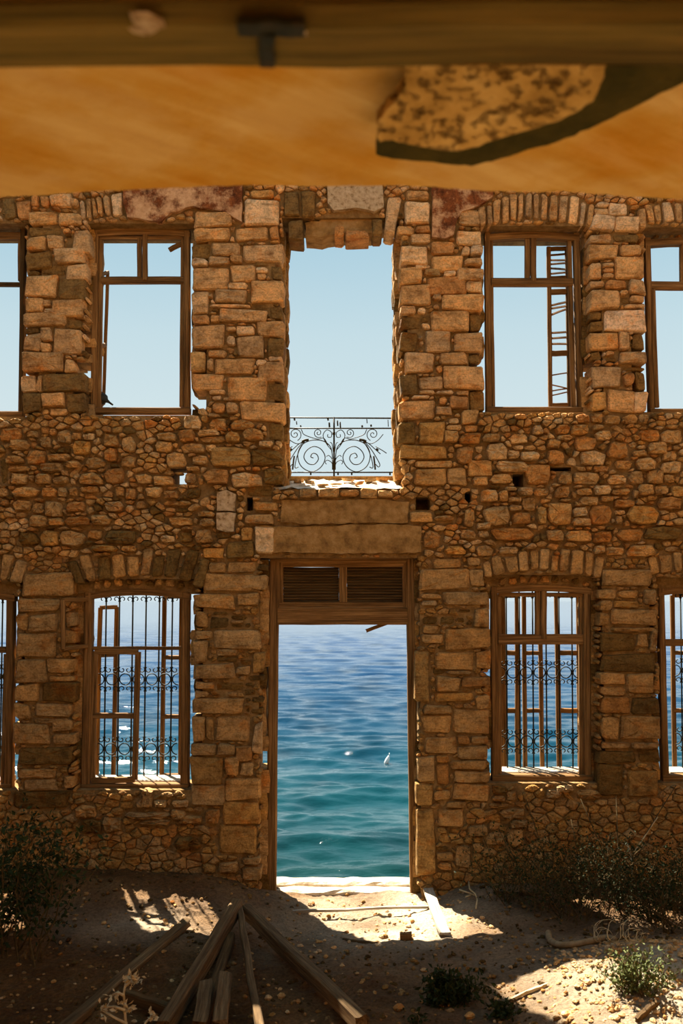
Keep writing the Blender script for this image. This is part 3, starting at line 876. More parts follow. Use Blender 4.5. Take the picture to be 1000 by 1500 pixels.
sheet('plaster_patch', PLASTER['column_upper'], 0.05, 0.05, M['plaster_pale'], label='pale plaster')
sheet('plaster_patch', PLASTER['column_lower'], 0.05, 0.05, M['plaster_pale'], label='pale plaster')
sheet('arch_soffit', PLASTER['soffit'], -0.06, 0.40, M['render'], label='yellowish rough mortar')

# stones of the reveals (the sides of the openings)
def reveal(key, side, layers, step, skip=()):
    x0, y0, x1, y1 = OPEN[key]
    ex = x0 if side < 0 else x1
    y = y0 + 2
    while y < y1 - 6:
        h = min(rs.uniform(*step), y1 - y)
        for a, b in skip:
            if a <= y < b:
                y = b
            elif y < a < y + h:
                h = a - y
        if y >= y1 - 6: break
        ym = y + h / 2
        y += h
        if h < 4: continue
        e = P(ex, ym, 0)
        zt, zb = P(500, ym - h/2 + .15, 0).z, P(500, ym + h/2 - .15, 0).z
        for (ya, yb) in layers:
            off = rs.uniform(-0.03, 0.015) if key[0] in 'ub' else rs.uniform(-0.05, -0.012)
            if key == 'door': off = rs.uniform(-.055, -.02) if side < 0 else rs.uniform(-.022, .0)
            inner = e.x + side * off
            outer = e.x + side * rs.uniform(0.16, 0.22)
            a, b = ya + rs.uniform(-.015, .015), yb + rs.uniform(-.015, .015)
            n = 5
            V, F_ = [], []
            for i in range(n + 1):                     # uneven exposed face of 2 x n quads
                t = i / n
                for j in range(3):
                    u = j / 2
                    bulge = 0.008 * (1 - abs(2*u-1)) + 0.006 * (1 - abs(2*t-1))
                    V.append((inner - side * (bulge + rs.uniform(-.006, .006)), a + (b-a)*t, zb + (zt-zb)*u))
            m = len(V)
            for i in range(n):
                for j in range(2):
                    q = (i*3+j, i*3+j+1, (i+1)*3+j+1, (i+1)*3+j)
                    F_.append(q if side < 0 else q[::-1])
            back = []
            for (yy, zz) in ((a, zb), (a, zt), (b, zt), (b, zb)):
                V.append((outer, yy, zz))
            top = [i*3+2 for i in range(n+1)]
            bot = [i*3 for i in range(n+1)]
            F_ += [tuple(top + [m+2, m+1]), tuple(bot + [m+3, m]), (0, 1, 2, m+1, m), (n*3, n*3+1, n*3+2, m+2, m+3), (m, m+1, m+2, m+3)]
            obj('jamb_stone', V, F_, M['stone'], wall, col=tint(rs.choice('nnndodn'), 0.95))
reveal('balcony', -1, [(0.20, 0.38), (0.38, 0.56)], (16, 36))
reveal('balcony', 1, [(0.20, 0.38), (0.38, 0.56)], (16, 36), skip=((582, 588),))
reveal('upper_left', -1, [(0.14, 0.5)], (16, 34), skip=((476, 490), (503, 514), (526, 549), (570, 588)))
reveal('upper_left', 1, [(0.14, 0.5)], (16, 34), skip=((570, 595),))
reveal('upper_right', -1, [(0.14, 0.5)], (16, 34), skip=((466, 487), (517, 535)))
reveal('upper_right', 1, [(0.14, 0.5)], (16, 30), skip=((527, 547),))
reveal('upper_far_left', 1, [(0.14, 0.5)], (16, 34), skip=((398, 408),))
reveal('upper_far_right', -1, [(0.14, 0.5)], (16, 34), skip=((510, 520),))
reveal('lower_left', -1, [(0.16, 0.5)], (16, 34))
reveal('lower_left', 1, [(0.16, 0.5)], (14, 26), skip=((870, 880), (1040, 1052)))
reveal('lower_right', -1, [(0.16, 0.5)], (16, 34), skip=((983, 993), (1100, 1122)))
reveal('lower_right', 1, [(0.16, 0.5)], (16, 34))
reveal('lower_far_left', 1, [(0.16, 0.5)], (16, 34))
reveal('lower_far_right', -1, [(0.16, 0.5)], (16, 34))
reveal('door', -1, [(0.14, 0.52)], (20, 40), skip=((1104, 1132),))
reveal('door', 1, [(0.14, 0.52)], (20, 40), skip=((1030, 1090),))

# small stones wedged between an arch and the window head below it
def wedge(x0, x1, ybase, rise, n, Y):
    for i in range(n):
        t = (i + .5) / n
        x = x0 + (x1-x0)*t
        y = ybase - rise * (1 - (2*t-1)**2)
        w = (x1-x0)/n * rs.uniform(.7, 1.0)
        h = rs.uniform(7, 12)
        q = [(x-w/2, y), (x+w/2, y), (x+w/2*.7, y-h), (x-w/2*.7, y-h)]
        o = quad_outline(q, .2, .6, 1.2)
        add_stone('wedge_stone', o, rs.choice('rrnd'), -Y, Y + .16, .02, .01, plane=Y)
def infill(x0, x1, y0, y1):
    a, b = P(x0, y1, .2), P(x1, y0, .2)
    V = [(x, y, z) for x in (a.x, b.x) for y in (.15, .5) for z in (a.z, b.z)]
    obj('head_infill', V, [(0, 1, 3, 2), (4, 6, 7, 5), (0, 4, 5, 1), (2, 3, 7, 6), (0, 2, 6, 4), (1, 5, 7, 3)], M['mortar'], wall)
infill(100, 298, 838, 870)
infill(702, 888, 832, 866)
infill(-150, 36, 838, 874)
infill(952, 1130, 832, 870)
infill(108, 302, 312, 338)
for (x0, y0, x1, y1) in PITS:                            # the holes do not go through the wall
    a, b = P(x0 - 4, y1 + 4, .35), P(x1 + 4, y0 - 12, .35)
    V = [(x, y, z) for x in (a.x, b.x) for y in (.36, .52) for z in (a.z, b.z)]
    obj('hole_back', V, [(0, 1, 3, 2), (4, 6, 7, 5), (0, 4, 5, 1), (2, 3, 7, 6), (0, 2, 6, 4), (1, 5, 7, 3)], M['mortar'], wall)
wedge(134, 272, 864, 7, 9, .13)
wedge(728, 866, 860, 7, 9, .13)
wedge(140, 268, 338, 5, 12, .20)
wedge(955, 1000, 350, 2, 4, .24)
for x in (738, 786, 826):
    wedge(x, x + 14, 343, 1, 1, .22)

# ------------------------------------------------------------------ door
YF = 0.20
def part(parent, name, x0, y0, x1, y1, Y, depth, mat, label=None, **kw):
    """upright or level timber filling a pixel box"""
    if (y1 - y0) >= (x1 - x0):
        o = pbeam(name, parent, ((x0+x1)/2, y1), ((x0+x1)/2, y0), x1-x0, Y, depth, mat, **kw)
    else:
        o = pbeam(name, parent, (x0, (y0+y1)/2), (x1, (y0+y1)/2), y1-y0, Y, depth, mat, **kw)
    if label: o['label'] = label
    return o
W, WD = M['wood'], M['wood_dark']
door = empty('door_1', P(500, 1304, YF))
tag(door, 'tall brown wooden door frame with a louvred transom standing open to the sea', 'door', kind='structure')
pbeam('jamb_post', door, (397, 1306), (402, 813), 14, YF, 0.10, W, seg=10)
pbeam('jamb_post', door, (607, 1306), (600.5, 813), 13, YF, 0.10, W, seg=10)
part(door, 'head_rail', 396, 811, 607, 824, YF, 0.10, W)
part(door, 'transom_rail', 406, 889, 598, 915, YF, 0.09, W, seg=8)
tp = empty('louvre_transom', P(502, 888, YF))
tp.parent = door
tp.location = P(502, 888, YF) - wpos(door)
part(tp, 'rail', 409, 823, 595, 831, YF, 0.06, W)
part(tp, 'rail', 409, 882, 595, 890, YF, 0.06, W)
part(tp, 'stile', 405, 824, 415, 889, YF, 0.06, W)
part(tp, 'stile', 589, 824, 600, 889, YF, 0.06, W)
part(tp, 'stile', 496, 831, 508, 882, YF, 0.06, W)
for (xa, xb) in ((415, 496), (508, 589)):
    for i in range(12):
        y = 833.5 + i * 4.2
        pbeam('slat', tp, (xa, y), (xb, y + rs.uniform(-.5, .5)), 6.4, YF + .015, 0.012, WD, up=Vector((0, -.6, .8)), seg=2)
pbeam('broken_stick', door, (537, 924), (566, 913), 5, YF + .12, 0.02, W, ragged=.01, seg=3)
pbeam('bracket', door, (616, 1108), (617, 1090), 7, YF - .06, 0.05, W, seg=3)

# ------------------------------------------------------------------ windows
def window(n, label, loc):
    o = empty('window_%d' % n, loc)
    return tag(o, label, 'window', kind='structure')

def arched_head(parent, x0, x1, y, rise, wpx, Y, depth, mat):
    """slightly arched head rail"""
    mb = MB()
    g0 = rs.random() * 10
    n = 8
    V, F_, G = [], [], []
    for i in range(n + 1):
        t = i / n
        x = x0 + (x1-x0)*t
        yy = y - rise * (1 - (2*t-1)**2)
        for (dy, dY) in ((0, -depth/2), (0, depth/2), (wpx, depth/2), (wpx, -depth/2)):
            q = P(x, yy + dy, Y)
            V.append((q.x, Y + dY, q.z))
            G.append((g0 + q.x, dy * .006, dY))
    for i in range(n):
        for j in range(4):
            F_.append((i*4+j, i*4+(j+1) % 4, (i+1)*4+(j+1) % 4, (i+1)*4+j))
    F_ += [(0, 1, 2, 3), (n*4+3, n*4+2, n*4+1, n*4)]
    return obj('head_rail', V, F_, mat, parent, grain=G)

def sash(parent, name, corners, Ys, wpx, depth, mat, rails=(), label=None):
    """a casement: corners tl, tr, br, bl in pixels, with depths Ys for its left and right edge"""
    tl, tr, br, bl = corners
    c = P((bl[0]+br[0])/2, bl[1], (Ys[0]+Ys[1])/2)
    s = empty(name, c)
    s.parent = parent
    s.location = c - wpos(parent)
    if label: s['label'] = label
    def seg(nm, a, b, Ya, Yb):
        pbeam(nm, s, a, b, wpx, Ya, depth, mat, Y1=Yb, seg=4)
    seg('stile', bl, tl, Ys[0], Ys[0])
    seg('stile', br, tr, Ys[1], Ys[1])
    seg('rail', tl, tr, Ys[0], Ys[1])
    seg('rail', bl, br, Ys[0], Ys[1])
    for t in rails:
        a = (tl[0] + (bl[0]-tl[0])*t, tl[1] + (bl[1]-tl[1])*t)
        b = (tr[0] + (br[0]-tr[0])*t, tr[1] + (br[1]-tr[1])*t)
        seg('rail', a, b, Ys[0], Ys[1])
    return s

# upper left window
w1 = window(1, 'upper-storey window left of the balcony opening, brown frame, a bird on its sill', P(205, 606, YF))
pbeam('jamb_post', w1, (138, 607), (141, 340), 9, YF, .09, W, seg=8)
pbeam('jamb_post', w1, (274, 607), (274, 340), 9, YF, .09, W, seg=8)
arched_head(w1, 135, 279, 340, 3, 9, YF, .09, W)
part(w1, 'head_strip', 148, 347, 268, 352, YF, .05, W)
part(w1, 'sill_rail', 136, 598, 279, 607, YF, .11, W)
part(w1, 'transom_bar', 149, 406, 270, 416, YF, .07, W)
part(w1, 'mullion', 201, 349, 208, 410, YF, .05, W)
part(w1, 'mullion', 209, 344, 216, 411, YF - .02, .05, W)
pbeam('stile', w1, (145, 600), (148.5, 349), 6, YF + .01, .05, W, seg=6)
pbeam('stile', w1, (266, 596), (268, 349), 6, YF + .01, .05, W, seg=6)
sash(w1, 'casement_sash', ((149, 402), (158, 399), (151.5, 590), (145, 597)), (YF + .04, YF + .30), 4.4, .035, W, rails=(.55,), label='casement standing half open, seen edge-on')
pbeam('broken_stick', w1, (248, 366), (266, 357), 7, YF - .01, .03, W, ragged=.01, seg=3)

# upper right window
w2 = window(2, 'upper-storey window right of the balcony opening, with a broken louvred shutter in it', P(780, 604, YF))
pbeam('jamb_post', w2, (715, 604), (713, 343), 8, YF, .09, W, seg=8)
pbeam('jamb_post', w2, (849, 604), (843, 343), 9, YF, .09, W, seg=8)
arched_head(w2, 709, 847, 346, 4, 9, YF, .09, W)
part(w2, 'sill_rail', 712, 597, 852, 606, YF, .11, W)
part(w2, 'transom_bar', 719, 408, 838, 420, YF, .07, W)
part(w2, 'mullion', 768, 350, 776, 410, YF, .05, W)
part(w2, 'mullion', 777, 346, 785, 412, YF - .02, .05, W)
pbeam('stile', w2, (722, 597), (718.5, 352), 5, YF + .01, .05, W, seg=6)
pbeam('stile', w2, (839, 597), (833, 352), 7, YF + .01, .05, W, seg=6)

# far left upper window
w3 = window(3, 'upper-storey window cut off by the left edge of the photograph', P(-40, 608, YF))
pbeam('jamb_post', w3, (32, 610), (35, 337), 7, YF, .09, WD, seg=8)
pbeam('jamb_post', w3, (-104, 610), (-104, 337), 9, YF, .09, W, seg=6)
part(w3, 'head_rail', -108, 341, 37, 352, YF, .08, W)
part(w3, 'transom_bar', -104, 414, 33, 420, YF, .05, WD)
part(w3, 'sill_rail', -106, 603, 35, 614, YF, .11, W)
part(w3, 'stile', 27, 352, 33, 412, YF, .05, W)

# far right upper window
w4 = window(4, 'upper-storey window cut off by the right edge of the photograph', P(1020, 604, YF))
pbeam('jamb_post', w4, (953, 606), (947, 350), 8, YF, .09, W, seg=8)
pbeam('jamb_post', w4, (1090, 606), (1084, 350), 9, YF, .09, W, seg=6)
arched_head(w4, 943, 1088, 354, 4, 9, YF, .09, W)
part(w4, 'transom_bar', 950, 413, 1086, 425, YF, .07, W)
part(w4, 'mullion', 995, 358, 1004, 414, YF, .05, W)
part(w4, 'sill_rail', 950, 600, 1092, 609, YF, .11, W)
pbeam('stile', w4, (961, 597), (955, 425), 7, YF - .03, .05, W, seg=5)

# lower left window
YL = 0.18
w5 = window(5, 'ground-floor window left of the door, its small transom casement swung open into the room', P(200, 1155, YL))
pbeam('jamb_post', w5, (126, 1157), (131, 868), 12, YL, .10, W, seg=8)
pbeam('jamb_post', w5, (271, 1157), (272.5, 868), 12, YL, .10, W, seg=8)
arched_head(w5, 127, 279, 870, 7, 9, YL, .10, W)
part(w5, 'sill_rail', 121, 1147, 277, 1158, YL, .12, W)
part(w5, 'transom_bar', 135, 947, 266, 952, YL, .05, W)
sash(w5, 'casement_sash', ((139, 954), (202, 955), (197, 1142), (135, 1143)), (YL, YL - .05), 8, .04, W, rails=(.5,), label='lower casement, glass gone')
sash(w5, 'transom_sash', ((92, 879), (133, 878), (132, 946), (92, 951)), (YL - .30, YL), 6, .035, W, label='small transom casement swung into the room')
sash(w5, 'outer_sash', ((147, 890), (171, 889), (166, 1139), (141, 1139)), (YL + .42, YL + .52), 6, .04, W, rails=(.28,), label='outer casement leaf')
sash(w5, 'outer_sash', ((241, 874), (266, 874), (264, 1136), (237, 1136)), (YL + .52, YL + .40), 6, .04, W, rails=(.34, .67), label='outer casement leaf')
part(w5, 'sill_board', 130, 1139, 270, 1146, YL + .22, .3, M['wood_pale'])

# lower right window
w6 = window(6, 'ground-floor window right of the door, both transom casements shut', P(790, 1145, YL))
pbeam('jamb_post', w6, (724, 1146), (722.5, 860), 9, YL, .10, W, seg=8)
pbeam('jamb_post', w6, (859, 1146), (858, 860), 10, YL, .10, W, seg=8)
arched_head(w6, 718, 864, 862, 5, 9, YL, .10, W)
part(w6, 'sill_rail', 720, 1134, 866, 1146, YL, .12, W)
part(w6, 'transom_bar', 729, 929, 853, 944, YL, .06, W)
part(w6, 'mullion', 783, 866, 791, 934, YL, .05, W)
part(w6, 'mullion', 792, 863, 800, 936, YL - .02, .05, W)
pbeam('stile', w6, (731, 1134), (730, 870), 6, YL + .02, .05, W, seg=6)
pbeam('stile', w6, (851, 1134), (850, 870), 6, YL + .02, .05, W, seg=6)
part(w6, 'head_strip', 730, 868, 852, 874, YL + .01, .05, W)
sash(w6, 'outer_sash', ((736, 872), (757, 872), (758, 1128), (738, 1128)), (YL + .45, YL + .42), 7, .04, W, rails=(.33, .66), label='outer casement leaf')
sash(w6, 'outer_sash', ((767, 872), (790, 872), (794, 1128), (769, 1128)), (YL + .42, YL + .45), 6, .04, W, rails=(.33, .66), label='outer casement leaf')
sash(w6, 'outer_sash', ((815, 872), (847, 872), (850, 1128), (819, 1128)), (YL + .46, YL + .42), 7, .04, W, rails=(.33, .66), label='outer casement leaf')
part(w6, 'sill_board', 728, 1127, 858, 1134, YL + .22, .3, M['wood_pale'])

# ground-floor windows at the edges of the photograph
w7 = window(7, 'ground-floor window cut off by the left edge of the photograph', P(-60, 1155, YL))
pbeam('jamb_post', w7, (14, 1157), (17, 870), 11, YL, .10, W, seg=8)
pbeam('jamb_post', w7, (-130, 1157), (-126, 870), 11, YL, .10, W, seg=6)
arched_head(w7, -132, 24, 872, 6, 9, YL, .10, W)
part(w7, 'sill_rail', -132, 1147, 18, 1158, YL, .12, W)
part(w7, 'transom_bar', -128, 947, 14, 956, YL, .05, W)
pbeam('stile', w7, (4, 1146), (9, 958), 5, YL, .05, W, seg=5)
part(w7, 'sill_board', -120, 1139, 16, 1146, YL + .22, .3, M['wood_pale'])
w8 = window(8, 'ground-floor window cut off by the right edge of the photograph', P(1040, 1145, YL))
pbeam('jamb_post', w8, (973, 1146), (966, 862), 9, YL, .10, W, seg=8)
pbeam('jamb_post', w8, (1110, 1146), (1106, 862), 10, YL, .10, W, seg=6)
arched_head(w8, 962, 1112, 864, 5, 9, YL, .10, W)
part(w8, 'sill_rail', 968, 1134, 1114, 1146, YL, .12, W)
part(w8, 'transom_bar', 972, 936, 1108, 946, YL, .06, W)
sash(w8, 'outer_sash', ((984, 872), (1006, 872), (1012, 1128), (988, 1128)), (YL + .45, YL + .42), 6, .04, W, rails=(.33, .66), label='outer casement leaf')
part(w8, 'sill_board', 974, 1127, 1108, 1134, YL + .22, .3, M['wood_pale'])

# broken louvred shutter in the upper right window
YS = YF + .26
sh = empty('louvred_shutter', P(820, 600, YS))
tag(sh, 'broken brown louvred shutter with missing slats hanging in the upper right window', 'shutter')
pbeam('stile', sh, (806, 599), (803, 362), 6, YS, .04, W, seg=8)
pbeam('stile', sh, (834, 597), (830, 362), 6, YS, .04, WD, seg=8)
for (y, h) in ((365, 6), (408, 6), (428, 8), (518, 8), (595, 8)):
    pbeam('rail', sh, (804, y), (832, y - 1), h, YS, .035, W, seg=3)
for (y, a) in ((373, -1), (381, 0), (386, -1), (394, 1), (400, -1), (445, -3), (450, -2), (457, -5), (487, -1), (495, -1), (504, 0), (548, -2), (566, 3), (571, -2), (577, -3)):
    pbeam('slat', sh, (805, y - a), (831, y + a), 3.4 if y < 540 else 1.4, YS, .012, W, up=Vector((0, -.8, .6)), seg=2)

# ------------------------------------------------------------------ iron grilles in the ground-floor windows
def spiral(c, r0, r1, a0, a1, n, Y):
    pts = []
    for i in range(n + 1):
        t = i / n
        r = r0 + (r1 - r0) * t
        a = a0 + (a1 - a0) * t
        pts.append(P(c[0] + r * math.cos(a), c[1] + r * math.sin(a), Y))
    return pts

def grille(label, bars, top, bottom, bands, topscroll, lean=0.0):
    YG = YL + .30
    xm = sum(bars) / len(bars)
    g = empty('window_grille', P(xm, bottom, YG))
    tag(g, label, 'window grille', 'wrought-iron grilles in the ground-floor windows')
    R_ = 1.15 * mpp(YG)
    def bx(i, y):
        return bars[i] + lean * (y - 1000) / 150.0
    for i in range(len(bars)):
        tube('bar', g, [P(bx(i, bottom), bottom, YG), P(bx(i, 1000), 1000, YG), P(bx(i, top), top, YG)], R_, M['iron'], 6)
    for y in bands:
        for i in range(-1, len(bars)):
            lo = bx(i, y) if i >= 0 else bx(0, y) - (bars[1]-bars[0])
            hi = bx(i+1, y) if i + 1 < len(bars) else bx(i, y) + (bars[1]-bars[0])
            c = ((lo + hi) / 2, y)
            if i < 0 or i + 1 >= len(bars):
                a0, a1 = (-math.pi/2, math.pi/2) if i < 0 else (math.pi/2, 3*math.pi/2)
                tube('ring', g, spiral(c, 8.2, 8.2, a0, a1, 10, YG), R_ * .7, M['iron'], 4)
            else:
                tube('ring', g, spiral(c, 8.2, 8.2, 0, 2*math.pi, 18, YG), R_ * .7, M['iron'], 4)
        for i in range(len(bars)):
            for s in (-1, 1):
                for u in (-1, 1):
                    c = (bx(i, y) + s * 5.2, y + u * 14)
                    a0 = math.pi if s > 0 else 0.0
                    tube('scroll', g, spiral(c, 5.0, 1.6, a0 + (u * -s) * .9, a0 + (u * s) * 4.6, 12, YG), R_ * .65, M['iron'], 4)
            ball = [P(bx(i, y) , y + d, YG) for d in (-2.6, 0, 2.6)]
            tube('collar', g, ball, R_ * 1.9, M['iron'], 6)
    for i in range(len(bars)):
        for s in (-1, 1):
            c = (bx(i, topscroll) + s * 5, topscroll)
            a0 = math.pi if s > 0 else 0.0
            tube('scroll', g, spiral(c, 4.8, 1.6, a0 - s * .8, a0 + s * 4.4, 12, YG), R_ * .65, M['iron'], 4)
    return g
grille('black iron grille with scroll bands in the ground-floor window left of the door', [154, 173.5, 193, 212.5, 232, 251], 868, 1145, (995, 1097), 878, lean=-2.0)
grille('black iron grille with scroll bands in the ground-floor window right of the door', [742, 761, 780.5, 800, 819, 838], 864, 1135, (985, 1086), 873, lean=1.2)
grille('black iron grille in the ground-floor window at the left edge', [-96, -76, -56, -37, -17, 2], 868, 1145, (991, 1095), 880, lean=-2.5)
grille('black iron grille in the ground-floor window at the right edge', [998, 1017, 1036, 1056, 1075, 1094], 864, 1135, (982, 1082), 873, lean=2.0)

# ------------------------------------------------------------------ balcony: slab and wrought-iron railing
YB = 1.15
slab_top = P(489, 708, YB).z
sl = MB()
bx0, bx1 = P(372, 700, YB).x, P(612, 700, YB).x
bv = [(x, y, z) for x in (bx0 - .06, bx1 + .06) for y in (TH, YB + .08) for z in (slab_top - .13, slab_top)]
sl.add(bv, [(0, 1, 3, 2), (4, 6, 7, 5), (0, 4, 5, 1), (2, 3, 7, 6), (0, 2, 6, 4), (1, 5, 7, 3)])
so = sl.build('balcony_slab', M['render'])
tag(so, 'thin balcony slab outside the tall upper opening', 'balcony', kind='structure')
rail = empty('balcony_railing', (P(489, 706, YB).x, YB, slab_top))
tag(rail, 'black wrought-iron balcony railing with large spirals and leaf scrolls', 'railing')
mB = mpp(YB)
def rl(name, pts, r=0.9, n=5):
    return tube(name, rail, [P(x, y, YB) for x, y in pts], r * mB, M['iron'], n)
rl('rail', [(372, 611.5), (612, 613)], 1.2)
rl('rail', [(372, 627.5), (612, 627.5)], 1.1)
rl('rail', [(372, 692), (612, 692)], 1.1)
for x in (372, 489, 612):
    rl('post', [(x, 707), (x, 611)], 1.4)
for x0 in (372, 612):                                        # returns to the wall
    for y in (612, 627.5, 692):
        a = P(x0, y, YB)
        tube('rail', rail, [a, Vector((a.x, TH - .05, a.z))], 1.1 * mB, M['iron'])
def smooth(pts, n=6):
    """Catmull-Rom through points"""
    out = []
    q = [pts[0]] + list(pts) + [pts[-1]]
    for i in range(1, len(q) - 2):
        p0, p1, p2, p3 = q[i-1], q[i], q[i+1], q[i+2]
        for k in range(n):
            t = k / n
            out.append(tuple(.5 * (2*p1[j] + (p2[j]-p0[j])*t + (2*p0[j]-5*p1[j]+4*p2[j]-p3[j])*t*t + (3*p1[j]-p0[j]-3*p2[j]+p3[j])*t**3) for j in (0, 1)))
    out.append(pts[-1])
    return out
def spir(c, r0, r1, a0, turns, n=40, sgn=1):
    return [(c[0] + (r0 + (r1-r0) * (i/n)**.85) * math.cos(a0 + sgn * 2*math.pi*turns*i/n), c[1] + (r0 + (r1-r0) * (i/n)**.85) * math.sin(a0 + sgn * 2*math.pi*turns*i/n)) for i in range(n + 1)]
def panel(mir, xc):
    def T(pts):
        return [(xc + mir * (489 - x), y) for x, y in pts]   # the curves are drawn left of the post
    rl('spiral', T(smooth([(487, 672), (484, 655), (473, 646), (456, 645), (442, 652), (436, 667), (441, 683), (456, 691), (470, 684), (476, 670), (470, 658), (459, 654), (449, 660), (445, 670), (451, 679), (460, 680), (466, 673), (464, 666), (458, 664), (455, 669), (459, 671)])), .75)
    rl('scroll', T(smooth([(486, 660), (478, 650), (473, 638), (478, 630), (485, 633), (485, 640), (480, 640), (480, 636)])), .65)
    rl('scroll', T(smooth([(480, 652), (474, 642), (464, 643), (446, 637), (442, 631)]) + [(441, 629)]), .65)
    rl('scroll', T(spir((466, 634), 7.5, 1, .9, 1.6)), .65)
    rl('scroll', T(smooth([(448, 645), (436, 650), (425, 645), (417, 636)])), .65)
    rl('scroll', T(spir((432, 636), 10, 1, 1.2, 1.7, sgn=-1)), .65)
    rl('leaf', T(smooth([(452, 644), (446, 645), (442, 647)])), 2.0)
    rl('leaf', T(smooth([(447, 645), (438, 650), (430, 657), (421, 665)])), .7)
    rl('leaf', T(smooth([(446, 646), (437, 655), (429, 667), (422, 680), (424, 684), (428, 680)])), .7)
    rl('leaf', T(smooth([(446, 647), (439, 658), (434, 672), (432, 685), (437, 684)])), .7)
    rl('leaf', T([(431, 668), (430, 674), (428.5, 688)]), 1.3)
    rl('leaf', T([(427, 657), (424, 660)]), 1.4)
    rl('leaf', T([(428, 654), (418, 660), (412, 664)]), .7)
    rl('leaf', T(smooth([(488, 680), (486, 672), (481, 667), (478, 669)])), .6)
    rl('leaf', T(smooth([(488, 684), (485, 677), (479, 674), (476, 677), (478, 680)])), .6)
    rl('leaf', T(smooth([(488, 662), (486, 650), (483, 648)])), .6)
panel(1, 489)
panel(-1, 489)
panel(-1, 368)
panel(1, 612)
rl('collar', [(489, 672), (489, 688)], 3.0)
rl('collar', [(489, 633), (489, 637)], 2.4)
for (x, y, w, h) in ((431, 613, 6, 3), (434, 617, 3, 5), (440, 623, 4, 2.5), (480, 613, 5, 3), (482, 619, 5, 7), (494, 616, 4, 8), (498, 618, 4, 9), (530, 623, 5, 3), (537, 614, 2.5, 6), (543, 622, 5, 3), (568, 615, 2.2, 10)):
    rl('key_fret', [(x, y), (x + .6, y + h)], min(w, 5) * .28)
for x in (455, 495, 515, 571):
    rl('stud', [(x, 693), (x, 696)], 1.3)

# broken tile shards on the balcony sill
ORD = ('leftmost', 'second from the left', 'third from the left', 'fourth from the left', 'fourth from the right', 'third from the right', 'second from the right', 'rightmost')
for i in range(8):
    x = 434 + i * 18.6 + rs.uniform(-2, 2)
    Y = rs.uniform(.06, .45)
    c = P(x, 706, 0)
    zc = P(500, 716, 0).z + (P(500, 703, .55).z - P(500, 716, 0).z) * Y / .55 + .01
    n = 7
    r0 = rs.uniform(.03, .05)
    a0 = rs.random() * 6
    th = rs.uniform(.012, .03)
    tl = rs.uniform(-.25, .25)
    V = []
    for s in (0, 1):
        for k in range(n):
            a = a0 + 2*math.pi*k/n
            r = r0 * rs.uniform(.7, 1.2)
            V.append((c.x + r*1.3*math.cos(a), Y + r*math.sin(a), zc + s*th + abs(tl)*r0 + tl*r*math.cos(a)))
    Fc = [tuple(range(n))[::-1], tuple(range(n, 2*n))] + [(k, (k+1) % n, n+(k+1) % n, n+k) for k in range(n)]
    o = obj('tile_shard', V, Fc, M['stone'], col=tint(rs.choice('gpgr')))
    tag(o, 'broken stone shard on the sunlit sill of the balcony opening, ' + ORD[i], 'shard', 'shards on the balcony sill')
sillz = P(500, 708.5, 0).z
sill_f, sill_r = P(500, 716, 0).z, P(500, 703, .55).z
sx0, sx1 = P(416, 700, 0).x - .1, P(583, 700, 0).x + .1
V, Fc = [], []
nx_, ny_ = 22, 8
for i in range(nx_ + 1):
    for j in range(ny_ + 1):
        V.append((sx0 + (sx1-sx0)*i/nx_, .0 + .56*j/ny_, sill_f + (sill_r - sill_f) * j / ny_ + rs.uniform(-.012, .018)))
for i in range(nx_):
    for j in range(ny_):
        a = i*(ny_+1) + j
        Fc.append((a, a+ny_+1, a+ny_+2, a+1))
obj('sill_bed', V, Fc, M['step'], wall)['label'] = 'pale rubble bed of the balcony sill'

# ------------------------------------------------------------------ ground
def gz(x, y):
    z = 0.0
    z += 0.20 * math.exp(-((x + 2.4)**2 / 2.2 + (y + 0.1)**2 / 0.5))
    z += 0.10 * math.exp(-((x - 2.3)**2 / 2.0 + (y + 0.1)**2 / 0.5))
    z += 0.30 * math.exp(-((x - 2.3)**2 / 1.1 + (y + 2.5)**2 / 0.9))
    z -= 0.16 * math.exp(-((x + 2.0)**2 / 2.0 + (y + 3.2)**2 / 0.7))  # hollow shaped to push the upper windows' sun out of view
    z += 0.08 * math.exp(-((x + 0.9)**2 / 0.6 + (y + 0.2)**2 / 0.12))
    z += 0.05 * noise.noise(Vector((x * .9, y * .9, 3.1))) + 0.025 * noise.noise(Vector((x * 3.1, y * 3.1, 1.7)))
    z -= 0.14 * math.exp(-(x / .95)**4) * min(1, max(0, (y + 1.9) / 1.5))
    return z
def G(px, py, lift=0.0):
    """point of the ground seen at a pixel"""
    r = (px - 500.0) / F
    u = (750.0 - py) / F
    d = Vector((r, CP - u * SP, SP + u * CP))
    t = 8.0
    for _ in range(40):
        q = Vector((0, YC, ZC)) + d * t
        t += (q.z - gz(q.x, q.y)) / -d.z * .7
    q = Vector((0, YC, ZC)) + d * t
    return Vector((q.x, q.y, gz(q.x, q.y) + lift))
xs = np.concatenate([np.array([-40, -20, -12, -8, -6]), np.linspace(-4.8, 4.8, 260), np.array([6, 8, 12, 20, 40])])
ys = np.concatenate([np.array([-60, -30, -18, -12, -9, -7, -6]), np.linspace(-5, 0.62, 170)])
V, Fc, cols = [], [], []
rg = random.Random(5)
